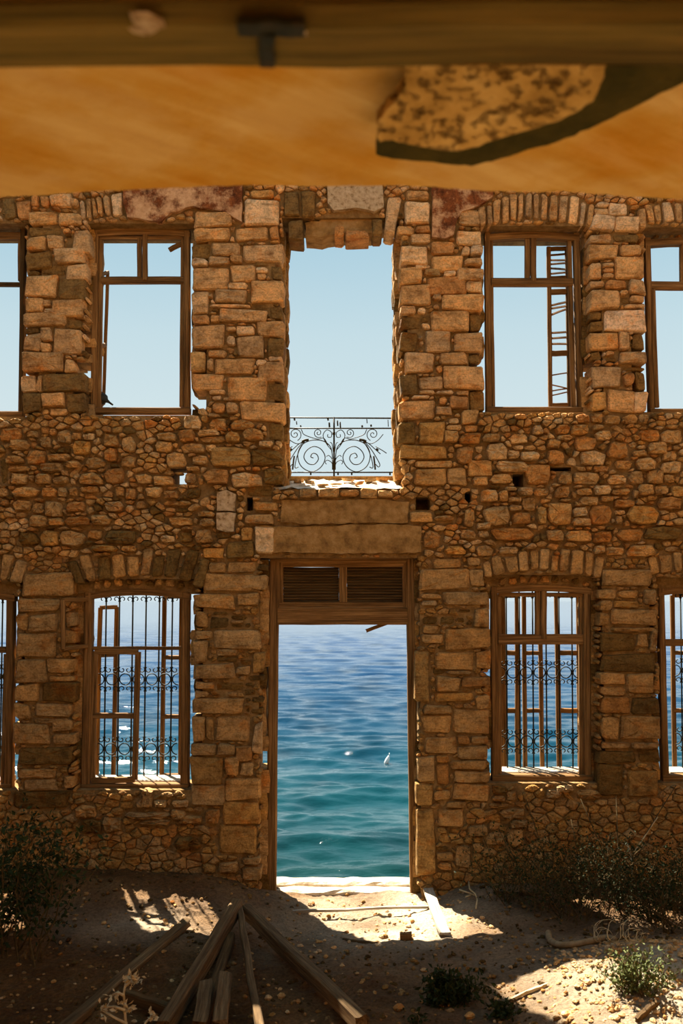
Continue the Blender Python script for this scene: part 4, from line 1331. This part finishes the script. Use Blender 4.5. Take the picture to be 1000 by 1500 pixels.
for x in xs:
    for y in ys:
        fine = 0.022 * noise.noise(Vector((x * 9, y * 9, .3))) + 0.010 * noise.noise(Vector((x * 24, y * 24, 5.3))) + rg.uniform(-.005, .005)
        V.append((x, y, gz(x, y) + fine))
        pale = 0.95 * math.exp(-((x - 2.3)**2 / 1.3 + (y + 2.6)**2 / 1.0)) + 0.95 * math.exp(-((x - .45)**2 / .8 + (y + .6)**2 / .9)) + .5 * math.exp(-((x + 1.6)**2 / .35 + (y + 1.0)**2 / .15)) + (0.6 if y < -3.6 else 0)  # pale rubble, and sun patches whitened in colour; unseen strip paled for bounce
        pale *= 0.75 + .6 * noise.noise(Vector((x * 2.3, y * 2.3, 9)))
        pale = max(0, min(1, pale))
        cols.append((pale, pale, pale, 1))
ny_ = len(ys)
for i in range(len(xs) - 1):
    for j in range(ny_ - 1):
        a = i*ny_ + j
        Fc.append((a, a+ny_, a+ny_+1, a+1))
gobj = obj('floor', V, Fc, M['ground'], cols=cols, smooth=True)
tag(gobj, 'bare dirt floor of the ruin littered with rubble', 'ground', kind='structure')

def pebble_geo(c, r, rng, flat=.65):
    V = []
    ax = rng.uniform(0, 6.28)
    sx, sy = rng.uniform(.8, 1.4), rng.uniform(.7, 1.1)
    rows = ((-.5, .75), (.1, 1.0), (.6, .6))
    n = 7
    for (h, k) in rows:
        for j in range(n):
            a = 2*math.pi*j/n
            q = k * rng.uniform(.75, 1.15)
            x, y = r*sx*q*math.cos(a), r*sy*q*math.sin(a)
            V.append((c[0] + x*math.cos(ax) - y*math.sin(ax), c[1] + x*math.sin(ax) + y*math.cos(ax), c[2] + r*flat*(h + rng.uniform(-.15, .15))))
    V.append((c[0], c[1], c[2] + r*flat*rng.uniform(.7, 1.0)))
    Fc = []
    for i in range(2):
        for j in range(n):
            Fc.append((i*n+j, i*n+(j+1) % n, (i+1)*n+(j+1) % n, (i+1)*n+j))
    for j in range(n):
        Fc.append((2*n+j, 2*n+(j+1) % n, 3*n))
    Fc.append(tuple(range(n))[::-1])
    return V, Fc

def stones():
    rng = random.Random(21)
    # (px, py, size px, colour, label)
    named = [(602, 1380, 0, '', '')]
    spots = [(583, 1478, 15, 'r', 'reddish stone under the dark weed at the bottom edge'), (632, 1436, 11, 'g', 'pale stone on the edge of the sunlit rubble beside the fallen stick'),
             (113, 1306, 8, 'r', 'pinkish stone on the dirt heap below the left ground-floor window'), (126, 1311, 9, 'n', 'grey-brown stone beside the pinkish one on the left dirt heap'),
             (393, 1463, 10, 'g', 'pale stone between the fallen beams and the dirt, lower left of centre'), (412, 1460, 11, 'n', 'tan angular stone right of the pale one beside the long fallen beam'),
             (437, 1468, 9, 'r', 'rusty stone close to the lower end of the long fallen beam'), (251, 1438, 7, 'g', 'small pale oval stone on bare dirt between the fallen beams'),
             (620, 1422, 8, 'g', 'pale round stone left of the dark leafy weed'), (564, 1373, 9, 'd', 'dark flat stone at the front edge of the sunlit door patch'),
             (636, 1327, 6, 'g', 'small pale stone right of the white plank'), (687, 1353, 11, 'p', 'pale block in the right corner of the sunlit door patch'),
             (746, 1329, 6, 'n', 'small tan stone in the shade below the right window'), (688, 1490, 14, 'n', 'brown stone at the bottom edge right of the weed'),
             (765, 1478, 13, 'p', 'white chunk of rubble in the sunlit mound at its left'), (830, 1488, 15, 'p', 'large white chunk at the bottom of the sunlit mound'),
             (790, 1470, 9, 'r', 'reddish brick chip in the sunlit mound'), (860, 1440, 10, 'p', 'pale stone just left of the small green shrub'),
             (985, 1446, 12, 'p', 'pale stone at the right edge of the sunlit mound'), (905, 1476, 9, 'g', 'grey stone below the small green shrub'),
             (748, 1418, 8, 'p', 'white stone at the upper tip of the sunlit mound'), (870, 1395, 8, 'p', 'pale stone at the far edge of the sunlit mound'),
             (530, 1440, 7, 'n', 'lone brown pebble on the dark dirt in the middle of the foreground'), (604, 1350, 7, 'g', 'small stone in the sunlit door patch')]
    for (px, py, s, c, lab) in spots:
        q = G(px, py)
        r = s * .5 * (q.y - YC) / F * 1.1
        v, f = pebble_geo((q.x, q.y, q.z + r * .22), r, rng, .8)
        o = obj('loose_stone', v, f, M['stone'], col=tint(c))
        tag(o, lab, 'stone', 'loose stones on the dirt floor')
    gr = MB()
    for i in range(7000):
        x, y = rng.uniform(-4.2, 4.2), rng.uniform(-4.8, -.02)
        if rng.random() < .35: x, y = rng.gauss(2.3, .8), rng.gauss(-2.6, .6)
        if y > -.03: continue
        r = rng.choice((.005, .007, .009, .012, .016, .022))
        v, f = pebble_geo((x, y, gz(x, y) + r * .2), r, rng, .8)
        sunlit_rubble = (abs(x - 2.3) < 1 and y < -1.7) or (abs(x - .4) < .75 and y > -1.5)
        gr.add(v, f, col=tint(rng.choice('ppgpn') if sunlit_rubble else rng.choice('nndddo'), .95 if sunlit_rubble else .5))  # pale rubble in the sun patches; elsewhere shade put into pebble tint
    for i in range(520):
        px, py = rng.uniform(-30, 1030), rng.uniform(1300, 1520)
        q = G(px, py)
        if q.y > -.12 and abs(q.x) > .7: continue
        r = rng.choice((3, 4, 5, 5, 6, 7, 8)) * .5 * (q.y - YC) / F
        v, f = pebble_geo((q.x, q.y, q.z + r * .2), r, rng, .75)
        gr.add(v, f, col=tint(rng.choice('nngngr'), .8))
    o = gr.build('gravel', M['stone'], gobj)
    o['kind'] = 'stuff'
stones()

# threshold steps in the doorway
def slab_obj(name, x0, x1, ya, yb, z0, z1, mat, label, seg=14, jit=.012, cat='step'):
    V, Fc = [], []
    rng = random.Random(int(x0*100 + z1*1000))
    prof = [(ya, z0), (ya, z1 - .02), (ya + .025, z1), (yb - .025, z1), (yb, z1 - .02), (yb, z0)]
    for i in range(seg + 1):
        x = x0 + (x1-x0)*i/seg
        for (y, z) in prof:
            V.append((x, y + rng.uniform(-jit, jit), z + rng.uniform(-jit, jit)*.6))
    n = len(prof)
    for i in range(seg):
        for j in range(n):
            Fc.append((i*n+j, (i+1)*n+j, (i+1)*n+(j+1) % n, i*n+(j+1) % n))
    Fc += [tuple(range(n)), tuple(seg*n+j for j in range(n))[::-1]]
    o = obj(name, V, Fc, mat)
    return tag(o, label, cat)
dx0, dx1 = P(404, 1300, .3).x, P(600, 1300, .3).x
slab_obj('threshold_step', dx0 - .05, dx1 + .06, .44, .64, -.2, P(500, 1284, .64).z, M['step'], 'white sunlit stone step at the sea side of the doorway', jit=.008)
slab_obj('threshold_step', dx0 - .03, dx1 + .05, .26, .405, -.2, P(500, 1301, .34).z, M['step'], 'lower cracked stone step on the room side of the doorway')

# ------------------------------------------------------------------ timbers on the floor
WF = M['wood_floor']
def timber(label, p0, p1, wpx, h, l0=0.0, l1=0.0, mat=None, ragged=.03, name='fallen_beam', jit=.004):
    a, b = G(*p0), G(*p1)
    w = wpx * ((a.y + b.y)/2 - YC) / F
    a.z += l0 + h/2
    b.z += l1 + h/2
    rng = random.Random(int(p0[0]*7 + p1[0]))
    o = beam(name, None, a, b, w, h, mat or WF, up=Vector((0, 0, 1)), seg=8, jit=jit, rng=rng, ragged=ragged)
    return tag(o, label, 'beam' if 'beam' in name else 'plank', 'fallen timbers on the dirt floor')
timber('long dark fallen beam running right from the meeting point to the bottom edge', (360, 1362), (530, 1520), 17, .10, .10, .03)
timber('narrow fallen lath running straight down from where the beams meet', (350, 1366), (380, 1530), 10, .05, .16, .06)
timber('thick fallen beam running down left from where the beams meet', (346, 1366), (238, 1530), 17, .12, .14, .02)
timber('dark fallen beam lying under the thick one', (338, 1385), (290, 1530), 15, .08, .02, .0, mat=WD)
timber('long fallen plank at far left reaching into the barred patch of sunlight', (272, 1362), (92, 1520), 17, .05, .03, .02, name='fallen_plank')
timber('short dark cross timber behind the pale flowering weed', (178, 1470), (262, 1497), 13, .07, .02, .02, mat=WD)
timber('upright broken board end at the bottom edge, left of two', (302, 1468), (292, 1530), 20, .04, .10, .10, name='broken_board')
timber('upright broken board end at the bottom edge, right of two', (330, 1463), (322, 1530), 20, .04, .13, .10, name='broken_board')
timber('white plank lying in the doorway sunlight', (622, 1302), (652, 1374), 15, .03, .06, .01, mat=M['wood_pale'], name='white_plank')
timber('small brown wood block at the edge of the door patch', (586, 1377), (603, 1377), 11, .055, .0, .0, name='wood_block', mat=W, ragged=.004)
timber('thin floor plank half buried in the sunlit door patch', (430, 1337), (640, 1329), 5, .02, .0, .0, mat=M['wood_pale'], name='floor_plank')
timber('dark stick lying left of the wood block', (500, 1378), (552, 1384), 4, .02, .0, .0, name='fallen_stick')
timber('thin stick at the left border of the sunlit mound', (742, 1468), (800, 1445), 4, .02, .0, .0, name='fallen_stick', mat=M['straw'])
timber('dark broken stick at the bottom of the sunlit mound', (935, 1496), (960, 1478), 8, .03, .0, .02, name='fallen_stick', mat=WD)
timber('brown branch lying at the foot of the dry shrub', (725, 1312), (800, 1315), 4, .025, .01, .02, name='fallen_stick')

# curved hose
hp = [(803, 1372), (806, 1384), (818, 1390), (838, 1390), (860, 1386), (885, 1380), (900, 1382)]
hp = smooth(hp, 5)
o = tube('bent_hose', None, [G(x, y, .03) for x, y in hp], .022, M['hose'], 8)
tag(o, 'dusty tan bent pipe curving on the dirt at the right', 'hose')

# ------------------------------------------------------------------ plants
def leafs(mb, c, n, spread, size, rng, up=.3):
    for i in range(n):
        d = Vector((rng.gauss(0, 1), rng.gauss(0, 1), rng.gauss(up, 1)))
        p = c + Vector((rng.gauss(0, spread), rng.gauss(0, spread), rng.gauss(0, spread)))
        d.normalize()
        s = d.cross(Vector((rng.gauss(0, 1), rng.gauss(0, 1), rng.gauss(0, 1))))
        if s.length < 1e-3: continue
        s.normalize()
        L_ = size * rng.uniform(.6, 1.3)
        nn = s.cross(d)
        a, b = p, p + d * L_
        m = p + d * L_ * .5 + nn * L_ * .12
        mb.add([a, m + s * L_ * .25, b, m - s * L_ * .25], [(0, 1, 2), (0, 2, 3)])

def shrub(name, label, base, stems, height, spread, mats, leaf, rng, cat='shrub', twig_r=.006, droop=.1, tops=None, curl=.12, width=None):
    root = empty(name, base[0])
    tag(root, label, cat)
    st, lf = MB(), MB()
    for i in range(stems):
        b = rng.choice(base)
        p = b + Vector((rng.gauss(0, spread * .3), rng.gauss(0, spread * .2), -.03))
        p.z = gz(p.x, p.y) - .02
        h = height * rng.uniform(.5, 1.1)
        lean = Vector((rng.gauss(0, spread), rng.gauss(0, spread * .6), h))
        pts = [p]
        k = 6
        for j in range(1, k + 1):
            t = j / k
            q = p + lean * t + Vector((rng.gauss(0, curl * h * .25), rng.gauss(0, curl * h * .25), -droop * h * t * t))
            if q.y > -.06: q.y = -.06 - rng.random() * .03
            pts.append(q)
        v, f = tube_geo(pts, twig_r, 4, twig_r * .4)
        st.add(v, f)
        for j in range(2, k + 1):
            if leaf['n']:
                leafs(lf, pts[j], leaf['n'], leaf['sp'], leaf['s'], rng)
            if rng.random() < .6:
                e = pts[j] + Vector((rng.gauss(0, .1), rng.gauss(0, .06), rng.uniform(.02, .14))) * (height * 1.4)
                if e.y > -.05: e.y = -.06
                v, f = tube_geo([pts[j], pts[j]*.5 + e*.5 + Vector((0, 0, .01)), e], twig_r * .6, 3, twig_r * .3)
                st.add(v, f)
                if leaf['n']:
                    leafs(lf, e, leaf['n'] // 2 + 1, leaf['sp'], leaf['s'], rng)
    st.build('stems', mats[0], root)['kind'] = 'stuff'
    if lf.v:
        o = lf.build('foliage', mats[1], root)
        o['kind'] = 'stuff'
    return root
rp = random.Random(77)
shrub('dry_shrub', 'tangled dry shrub against the wall below the right ground-floor window', [G(x, y) for x, y in ((740, 1320), (790, 1335), (830, 1345), (870, 1350), (860, 1325))], 85, .62, .22, (M['twig'], M['leaf_dark']), {'n': 5, 'sp': .07, 's': .026}, rp, twig_r=.004)
shrub('dry_shrub', 'dark dry shrub against the wall at the right edge', [G(x, y) for x, y in ((920, 1345), (960, 1350), (1000, 1340), (985, 1365))], 85, .62, .22, (M['twig'], M['leaf_dark']), {'n': 6, 'sp': .07, 's': .026}, rp, twig_r=.004)
shrub('dark_weed', 'dark leafy weed in the shade at the left edge', [G(x, y) for x, y in ((5, 1400), (30, 1390), (-25, 1380), (50, 1410))], 26, .95, .18, (M['twig'], M['leaf_dark']), {'n': 10, 'sp': .06, 's': .05}, rp, cat='weed', twig_r=.006)
shrub('dark_weed', 'low dark leafy weed in the middle of the foreground', [G(x, y) for x, y in ((650, 1468), (662, 1466), (642, 1474), (670, 1472))], 20, .20, .055, (M['twig'], M['leaf_dark']), {'n': 12, 'sp': .03, 's': .04}, rp, cat='weed')
shrub('green_shrub', 'small olive-green shrub growing on the sunlit mound', [G(x, y) for x, y in ((925, 1452), (940, 1458), (912, 1455))], 26, .26, .09, (M['twig'], M['leaf_green']), {'n': 7, 'sp': .025, 's': .03}, rp, cat='shrub', twig_r=.004)
shrub('dark_weed', 'sparse dark sprigs at the bottom edge left of the sunlit mound', [G(x, y) for x, y in ((610, 1498), (735, 1490))], 6, .10, .04, (M['twig'], M['leaf_dark']), {'n': 8, 'sp': .03, 's': .04}, rp, cat='weed')

# tall bare stems of the right-hand shrub
root = empty('dead_stalks', G(885, 1340))
tag(root, 'tall bare dead stalks rising in front of the right wall, one pale fork', 'dead plant')
for (a, b, c, r, mt) in (((905, 1330), (880, 1240), (850, 1170), .006, 'twig'), ((912, 1330), (905, 1240), (902, 1165), .006, 'twig'), ((900, 1320), (940, 1230), (990, 1150), .006, 'twig'),
                         ((926, 1290), (925, 1262), (919, 1235), .009, 'straw'), ((926, 1252), (944, 1225), (963, 1197), .008, 'straw'), ((925, 1245), (915, 1237), (908, 1234), .004, 'straw'), ((850, 1275), (842, 1230), (836, 1200), .004, 'twig'), ((770, 1335), (755, 1260), (730, 1215), .005, 'twig'), ((800, 1340), (800, 1260), (770, 1170), .005, 'twig')):
    tube('stalk', root, [P(a[0], a[1], -.42), P(b[0], b[1], -.36), P(c[0], c[1], -.28)], r, M[mt], 5, r * .6)
root = empty('dry_twig', G(690, 1330))
tag(root, 'small forked pale dry twig lying on the dirt right of the door', 'twig')
for pts in (((697, 1336), (699, 1325), (696, 1318), (688, 1313), (686, 1303)), ((696, 1317), (684, 1314), (673, 1312)), ((690, 1316), (682, 1321))):
    tube('branch', root, [G(x, y, .03 + .01*i) for i, (x, y) in enumerate(pts)], .007, M['straw'], 5)
root = empty('wire_tangle', G(900, 1375))
tag(root, 'tangle of pale dry grass curls on the far edge of the sunlit mound', 'dry grass')
for i in range(18):
    c = (rp.uniform(880, 945), rp.uniform(1362, 1384))
    r = rp.uniform(5, 17)
    a0 = rp.uniform(0, 6)
    base = G(c[0], 1386, 0)
    pts = []
    for k in range(9):
        a = a0 + k * rp.uniform(.25, .5)
        pts.append(base + Vector((r*.006*math.cos(a), r*.004*math.sin(a*1.3), .03 + .004*r*(1+math.sin(a)))))
    tube('curl', root, pts, .0022, M['straw'], 3)
# pale flowering weed in the left foreground
root = empty('flowering_weed', G(188, 1510))
tag(root, 'pale yellow-flowered dry weed standing in the left foreground', 'weed')
YW = -2.95
fl = MB()
for pts in (((186, 1520), (183, 1485), (181, 1455), (185, 1435)), ((183, 1480), (170, 1475), (148, 1475)), ((181, 1458), (172, 1454), (165, 1457)), ((183, 1445), (194, 1436)), ((205, 1520), (213, 1498), (222, 1488)), ((186, 1500), (170, 1492), (150, 1480)), ((182, 1470), (188, 1478))):
    tube('stem', root, [P(x, y, YW + .02*i) for i, (x, y) in enumerate(pts)], .009, M['straw'], 5, .006)
for (x, y) in ((185, 1435), (190, 1440), (198, 1434), (203, 1438), (166, 1457), (150, 1476), (172, 1478), (188, 1480), (184, 1474), (222, 1488), (226, 1492), (196, 1442)):
    leafs(fl, P(x, y, YW + .03), 10, .014, .040, rp)
o = fl.build('blossom', M['straw'], root)
o['kind'] = 'stuff'

# ------------------------------------------------------------------ pigeon on the upper left sill
def pigeon():
    Yp = YF + .06
    root = empty('pigeon', P(151, 598, Yp))
    tag(root, 'dark pigeon perched on the sill of the upper left window, tail to the right', 'bird')
    axis = [(139.5, 566, 1.2), (141, 567, 4.2), (142.5, 570, 5.0), (144, 575, 5.2), (146.5, 580, 7.5), (150, 584, 8.6), (154, 586, 7.4), (157, 587.5, 5.0), (160, 589.5, 3.6), (165, 593, 3.0)]
    V, Fc = [], []
    n = 10
    for i, (x, y, r) in enumerate(axis):
        c = P(x, y, Yp)
        nx_, ny_ = axis[min(i+1, len(axis)-1)], axis[max(i-1, 0)]
        d = (P(nx_[0], nx_[1], Yp) - P(ny_[0], ny_[1], Yp)).normalized()
        s = Vector((0, 1, 0))
        u = s.cross(d)
        rr = r * mpp(Yp)
        flat = 1.0 if i < 7 else .45
        for j in range(n):
            a = 2*math.pi*j/n
            V.append(c + s * math.cos(a) * rr * (.9 if i < 7 else 1.0) + u * math.sin(a) * rr * flat)
    for i in range(len(axis) - 1):
        for j in range(n):
            Fc.append((i*n+j, i*n+(j+1) % n, (i+1)*n+(j+1) % n, (i+1)*n+j))
    Fc += [tuple(range(n))[::-1], tuple((len(axis)-1)*n+j for j in range(n))]
    obj('body', V, Fc, M['bird'], root, smooth=True)
    tube('beak', root, [P(139.8, 567.5, Yp), P(136.8, 569, Yp)], .010, M['hose'], 5, .002)
    for s in (-1, 1):
        V = []
        for (x, y) in ((146, 577), (152, 579), (158, 585), (163, 591), (156, 589), (148, 586)):
            q = P(x, y, Yp)
            V.append((q.x, Yp + s * (.052 - .0016 * (x - 146)), q.z))
        V += [(a, b + s * .008, c) for a, b, c in V]
        obj('wing', V, [(0, 1, 2, 3, 4, 5), (11, 10, 9, 8, 7, 6)] + [(i, (i+1) % 6, 6+(i+1) % 6, 6+i) for i in range(6)], M['bird'], root)
        q0, q1 = P(149.5, 591, Yp), P(149, 597.5, Yp)
        tube('leg', root, [Vector((q0.x, Yp + s*.02, q0.z)), Vector((q1.x, Yp + s*.02, q1.z))], .004, M['hose'], 5)
pigeon()

# ------------------------------------------------------------------ the sea
SEA = -1.9
def sea():
    rng = np.random.default_rng(4)
    d = np.concatenate([9.0 * np.exp(np.linspace(0, 1, 1000) * math.log(240 / 9.0)), 240 * np.exp(np.linspace(0.02, 1, 60) * math.log(7000 / 240))])
    ny = len(d)
    nx = 400
    u = np.linspace(-0.62, 0.62, nx)
    D, U = np.meshgrid(d, u, indexing='ij')
    X = D * U
    Y = YC + D
    Z = np.full_like(X, SEA)
    amp = np.clip(1.0 - (D - 120) / 100.0, 0, 1)
    for k in range(72):
        lam = rng.uniform(.34, .95) if k < 44 else rng.uniform(1.0, 2.4)
        if k > 68: lam = rng.uniform(4, 7)
        ang = rng.normal(-1.62, 0.34)
        a = 0.0050 * lam * rng.uniform(.5, 1.35)
        kx, ky = math.cos(ang) * 2*math.pi/lam, math.sin(ang) * 2*math.pi/lam
        ph = kx*X + ky*Y + rng.uniform(0, 6.28)
        res = np.clip((lam - D * 0.010) / (D * 0.010 + 1e-6), 0, 1)   # leave out what the grid cannot carry
        Z += a * amp * res * (np.sin(ph) + .3*np.sin(2*ph + 1.2))
    V = np.stack([X, Y, Z], -1).reshape(-1, 3)
    idx = np.arange(ny*nx).reshape(ny, nx)
    Q = np.stack([idx[:-1, :-1], idx[:-1, 1:], idx[1:, 1:], idx[1:, :-1]], -1).reshape(-1, 4)
    me = bpy.data.meshes.new('sea')
    me.vertices.add(len(V))
    me.vertices.foreach_set('co', V.ravel())
    me.loops.add(Q.size)
    me.loops.foreach_set('vertex_index', Q.ravel().astype(np.int32))
    me.polygons.add(len(Q))
    me.polygons.foreach_set('loop_start', np.arange(0, Q.size, 4, dtype=np.int32))
    me.polygons.foreach_set('use_smooth', np.ones(len(Q), bool))
    me.update(calc_edges=True)
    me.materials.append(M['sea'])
    o = bpy.data.objects.new('sea', me)
    COL.objects.link(o)
    tag(o, 'rippled blue-green sea filling the view beyond the wall', 'sea', kind='structure')
sea()
# mooring buoy
tb = (ZC - SEA) / math.tan(math.atan((1116 - 750) / F) - PITCH)
bc = Vector(((565 - 500) / F * tb, YC + tb, SEA))
s = tb / F
root = empty('mooring_buoy', bc)
tag(root, 'small white mooring buoy tilted in the water', 'buoy')
ax = Vector((.35, 0, 1)).normalized()
pts = [bc + ax * s * k for k in (-5, -3, 0, 3, 6, 8.5, 9.5)]
V, Fc = [], []
for p, r in zip(pts, (1.0, 2.6, 3.4, 3.2, 2.4, 1.2, .6)):
    for j in range(10):
        a = 2*math.pi*j/10
        V.append(p + Vector((math.cos(a), math.sin(a), 0)) * r * s)
for i in range(6):
    for j in range(10):
        Fc.append((i*10+j, i*10+(j+1) % 10, (i+1)*10+(j+1) % 10, (i+1)*10+j))
Fc += [tuple(range(10))[::-1], tuple(60+j for j in range(10))]
obj('float', V, Fc, M['white_paint'], root, smooth=True)
tube('rod', root, [bc + ax*s*9, bc + ax*s*13], .6*s, M['white_paint'], 5)

# ------------------------------------------------------------------ ceiling above the camera, joist and hanging slab
ZCE = ZC + 1.06
def ceiling():
    V, Fc = [], []
    edge = [(-420, 302), (-200, 296), (0, 288), (60, 286), (120, 281), (200, 277), (280, 274), (360, 271), (430, 272), (500, 272), (580, 271), (650, 275), (700, 279), (760, 281), (820, 280), (870, 284), (930, 288), (1000, 292), (1200, 297), (1420, 300)]
    rng = random.Random(3)
    fine = []
    for i in range(len(edge) - 1):
        for k in range(6):
            t = k / 6
            fine.append((edge[i][0] + (edge[i+1][0]-edge[i][0])*t, edge[i][1] + (edge[i+1][1]-edge[i][1])*t + rng.uniform(-.8, .8)))
    fine.append(edge[-1])
    for (x, y) in fine:
        r = (x - 500)/F
        u = (750 - y)/F
        d = Vector((r, CP - u*SP, SP + u*CP))
        q = Vector((0, YC, ZC)) + d * ((ZCE - ZC) / d.z)
        V += [(q.x, q.y, ZCE), (q.x, q.y, ZCE + .10), (q.x * 2.6, -13.0, ZCE), (q.x * 2.6, -13.0, ZCE + .10)]
    n = len(fine)
    for i in range(n - 1):
        a, b = i*4, i*4 + 4
        Fc += [(a, b, b+2, a+2), (a+1, a+3, b+3, b+1), (a, a+1, b+1, b), (a+2, b+2, b+3, a+3)]
    Fc += [(0, 2, 3, 1), ((n-1)*4, (n-1)*4+1, (n-1)*4+3, (n-1)*4+2)]
    o = obj('ceiling', V, Fc, M['ceiling'])
    return tag(o, 'ochre plastered underside of the upper floor, broken off short of the wall', 'ceiling', kind='structure')
ceiling()
def up_at(px, py, z):
    r = (px - 500)/F
    u = (750 - py)/F
    d = Vector((r, CP - u*SP, SP + u*CP))
    return Vector((0, YC, ZC)) + d * ((z - ZC) / d.z)
ZJ = ZC + .84
yb_ = up_at(500, 104, ZJ).y
yf_ = up_at(500, 22, ZJ).y
jo = empty('ceiling_joist', (0, (yb_ + yf_)/2, ZJ))
tag(jo, 'dark olive-brown timber joist crossing the top of the photograph', 'beam')
beam('timber', jo, (-2.6, (yb_+yf_)/2, ZJ + .11), (2.6, (yb_+yf_)/2 + .012, ZJ + .11), (yb_-yf_), .22, M['wood_olive'], up=Vector((0, 0, 1)), seg=24, jit=.004)
def lump(name, parent, c, r, mat, rng, sq=(1, 1, 1), label=None):
    v, f = pebble_geo((0, 0, 0), 1.0, rng, 1.0)
    V = [(c[0] + a*r*sq[0], c[1] + b*r*sq[1], c[2] + e*r*sq[2]) for a, b, e in v]
    o = obj(name, V, f, mat, parent)
    if label: o['label'] = label
    return o
rl_ = random.Random(8)
q = up_at(215, 32, ZJ); lump('plaster_lump', jo, (q.x, q.y, ZJ), .032, M['plaster_pale'], rl_, (1.1, .6, .3), 'pale plaster residue')
q = up_at(206, 44, ZJ); lump('plaster_lump', jo, (q.x, q.y, ZJ), .02, M['plaster_pale'], rl_, (1, .6, .3), 'pale plaster residue')
q = up_at(452, 47, ZJ); lump('plaster_lump', jo, (q.x, q.y, ZJ), .012, M['plaster_pale'], rl_, (1, 1, .4), 'pale plaster residue')
q0, q1 = up_at(348, 34, ZJ), up_at(446, 36, ZJ)
beam('iron_strap', jo, (q0.x, q0.y, ZJ - .004), (q1.x, q1.y, ZJ - .004), .035, .014, M['iron'], up=Vector((0, 0, 1)), seg=4, jit=.002)
q0, q1 = up_at(391, 40, ZJ), up_at(391, 88, ZJ)
beam('iron_strap', jo, (q0.x, q0.y, ZJ - .006), (q1.x, q1.y, ZJ - .006), .024, .014, M['iron'], up=Vector((0, 0, 1)), seg=4, jit=.002)

# slab of plaster hanging from the ceiling
def hanging():
    rng = random.Random(14)
    face = [(592, 96), (594, 125), (580, 148), (566, 162), (553, 180), (551, 200), (556, 208), (575, 205), (600, 213), (640, 220), (672, 222), (700, 214), (740, 200), (790, 186), (822, 176), (850, 160), (868, 150), (872, 140), (884, 112), (886, 96)]
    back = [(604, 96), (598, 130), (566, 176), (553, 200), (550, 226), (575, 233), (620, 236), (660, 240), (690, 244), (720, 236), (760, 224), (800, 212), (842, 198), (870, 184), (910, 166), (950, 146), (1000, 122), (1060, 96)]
    root = empty('hanging_slab', up_at(720, 100, ZCE))
    tag(root, 'broken pitted plaster slab hanging from the ceiling behind the joist', 'plaster slab')
    def sub(poly, m=3):
        out = []
        for i in range(len(poly)):
            a, b = poly[i], poly[(i+1) % len(poly)]
            for k in range(m):
                t = k/m
                out.append((a[0]+(b[0]-a[0])*t + rng.uniform(-1.2, 1.2), a[1]+(b[1]-a[1])*t + rng.uniform(-1.2, 1.2)))
        return out
    def plate(name, poly, drop0, drop1, thick, mat):
        o = sub(poly)
        V = []
        for s in (0, 1):
            for (x, y) in o:
                t = (y - 96) / 150.0
                q = up_at(x, y, ZCE - (drop0 + (drop1-drop0)*t))
                d = (q - Vector((0, YC, ZC))).normalized()
                V.append(q + Vector((0, .3, 1)) * (s * thick))
        n = len(o)
        Fc = [tuple(range(n)), tuple(range(n, 2*n))[::-1]] + [(i, n+i, n+(i+1) % n, (i+1) % n) for i in range(n)]
        return obj(name, V, Fc, mat, root)
    plate('plaster_face', face, .05, .13, .03, M['rough_slab'])  # the sheet below is invented, dark in colour to give the rim shade
    plate('shade_rim', back, .02, .085, .03, M['rim_shade'])['label'] = 'dark sheet added as the shaded rim'
hanging()
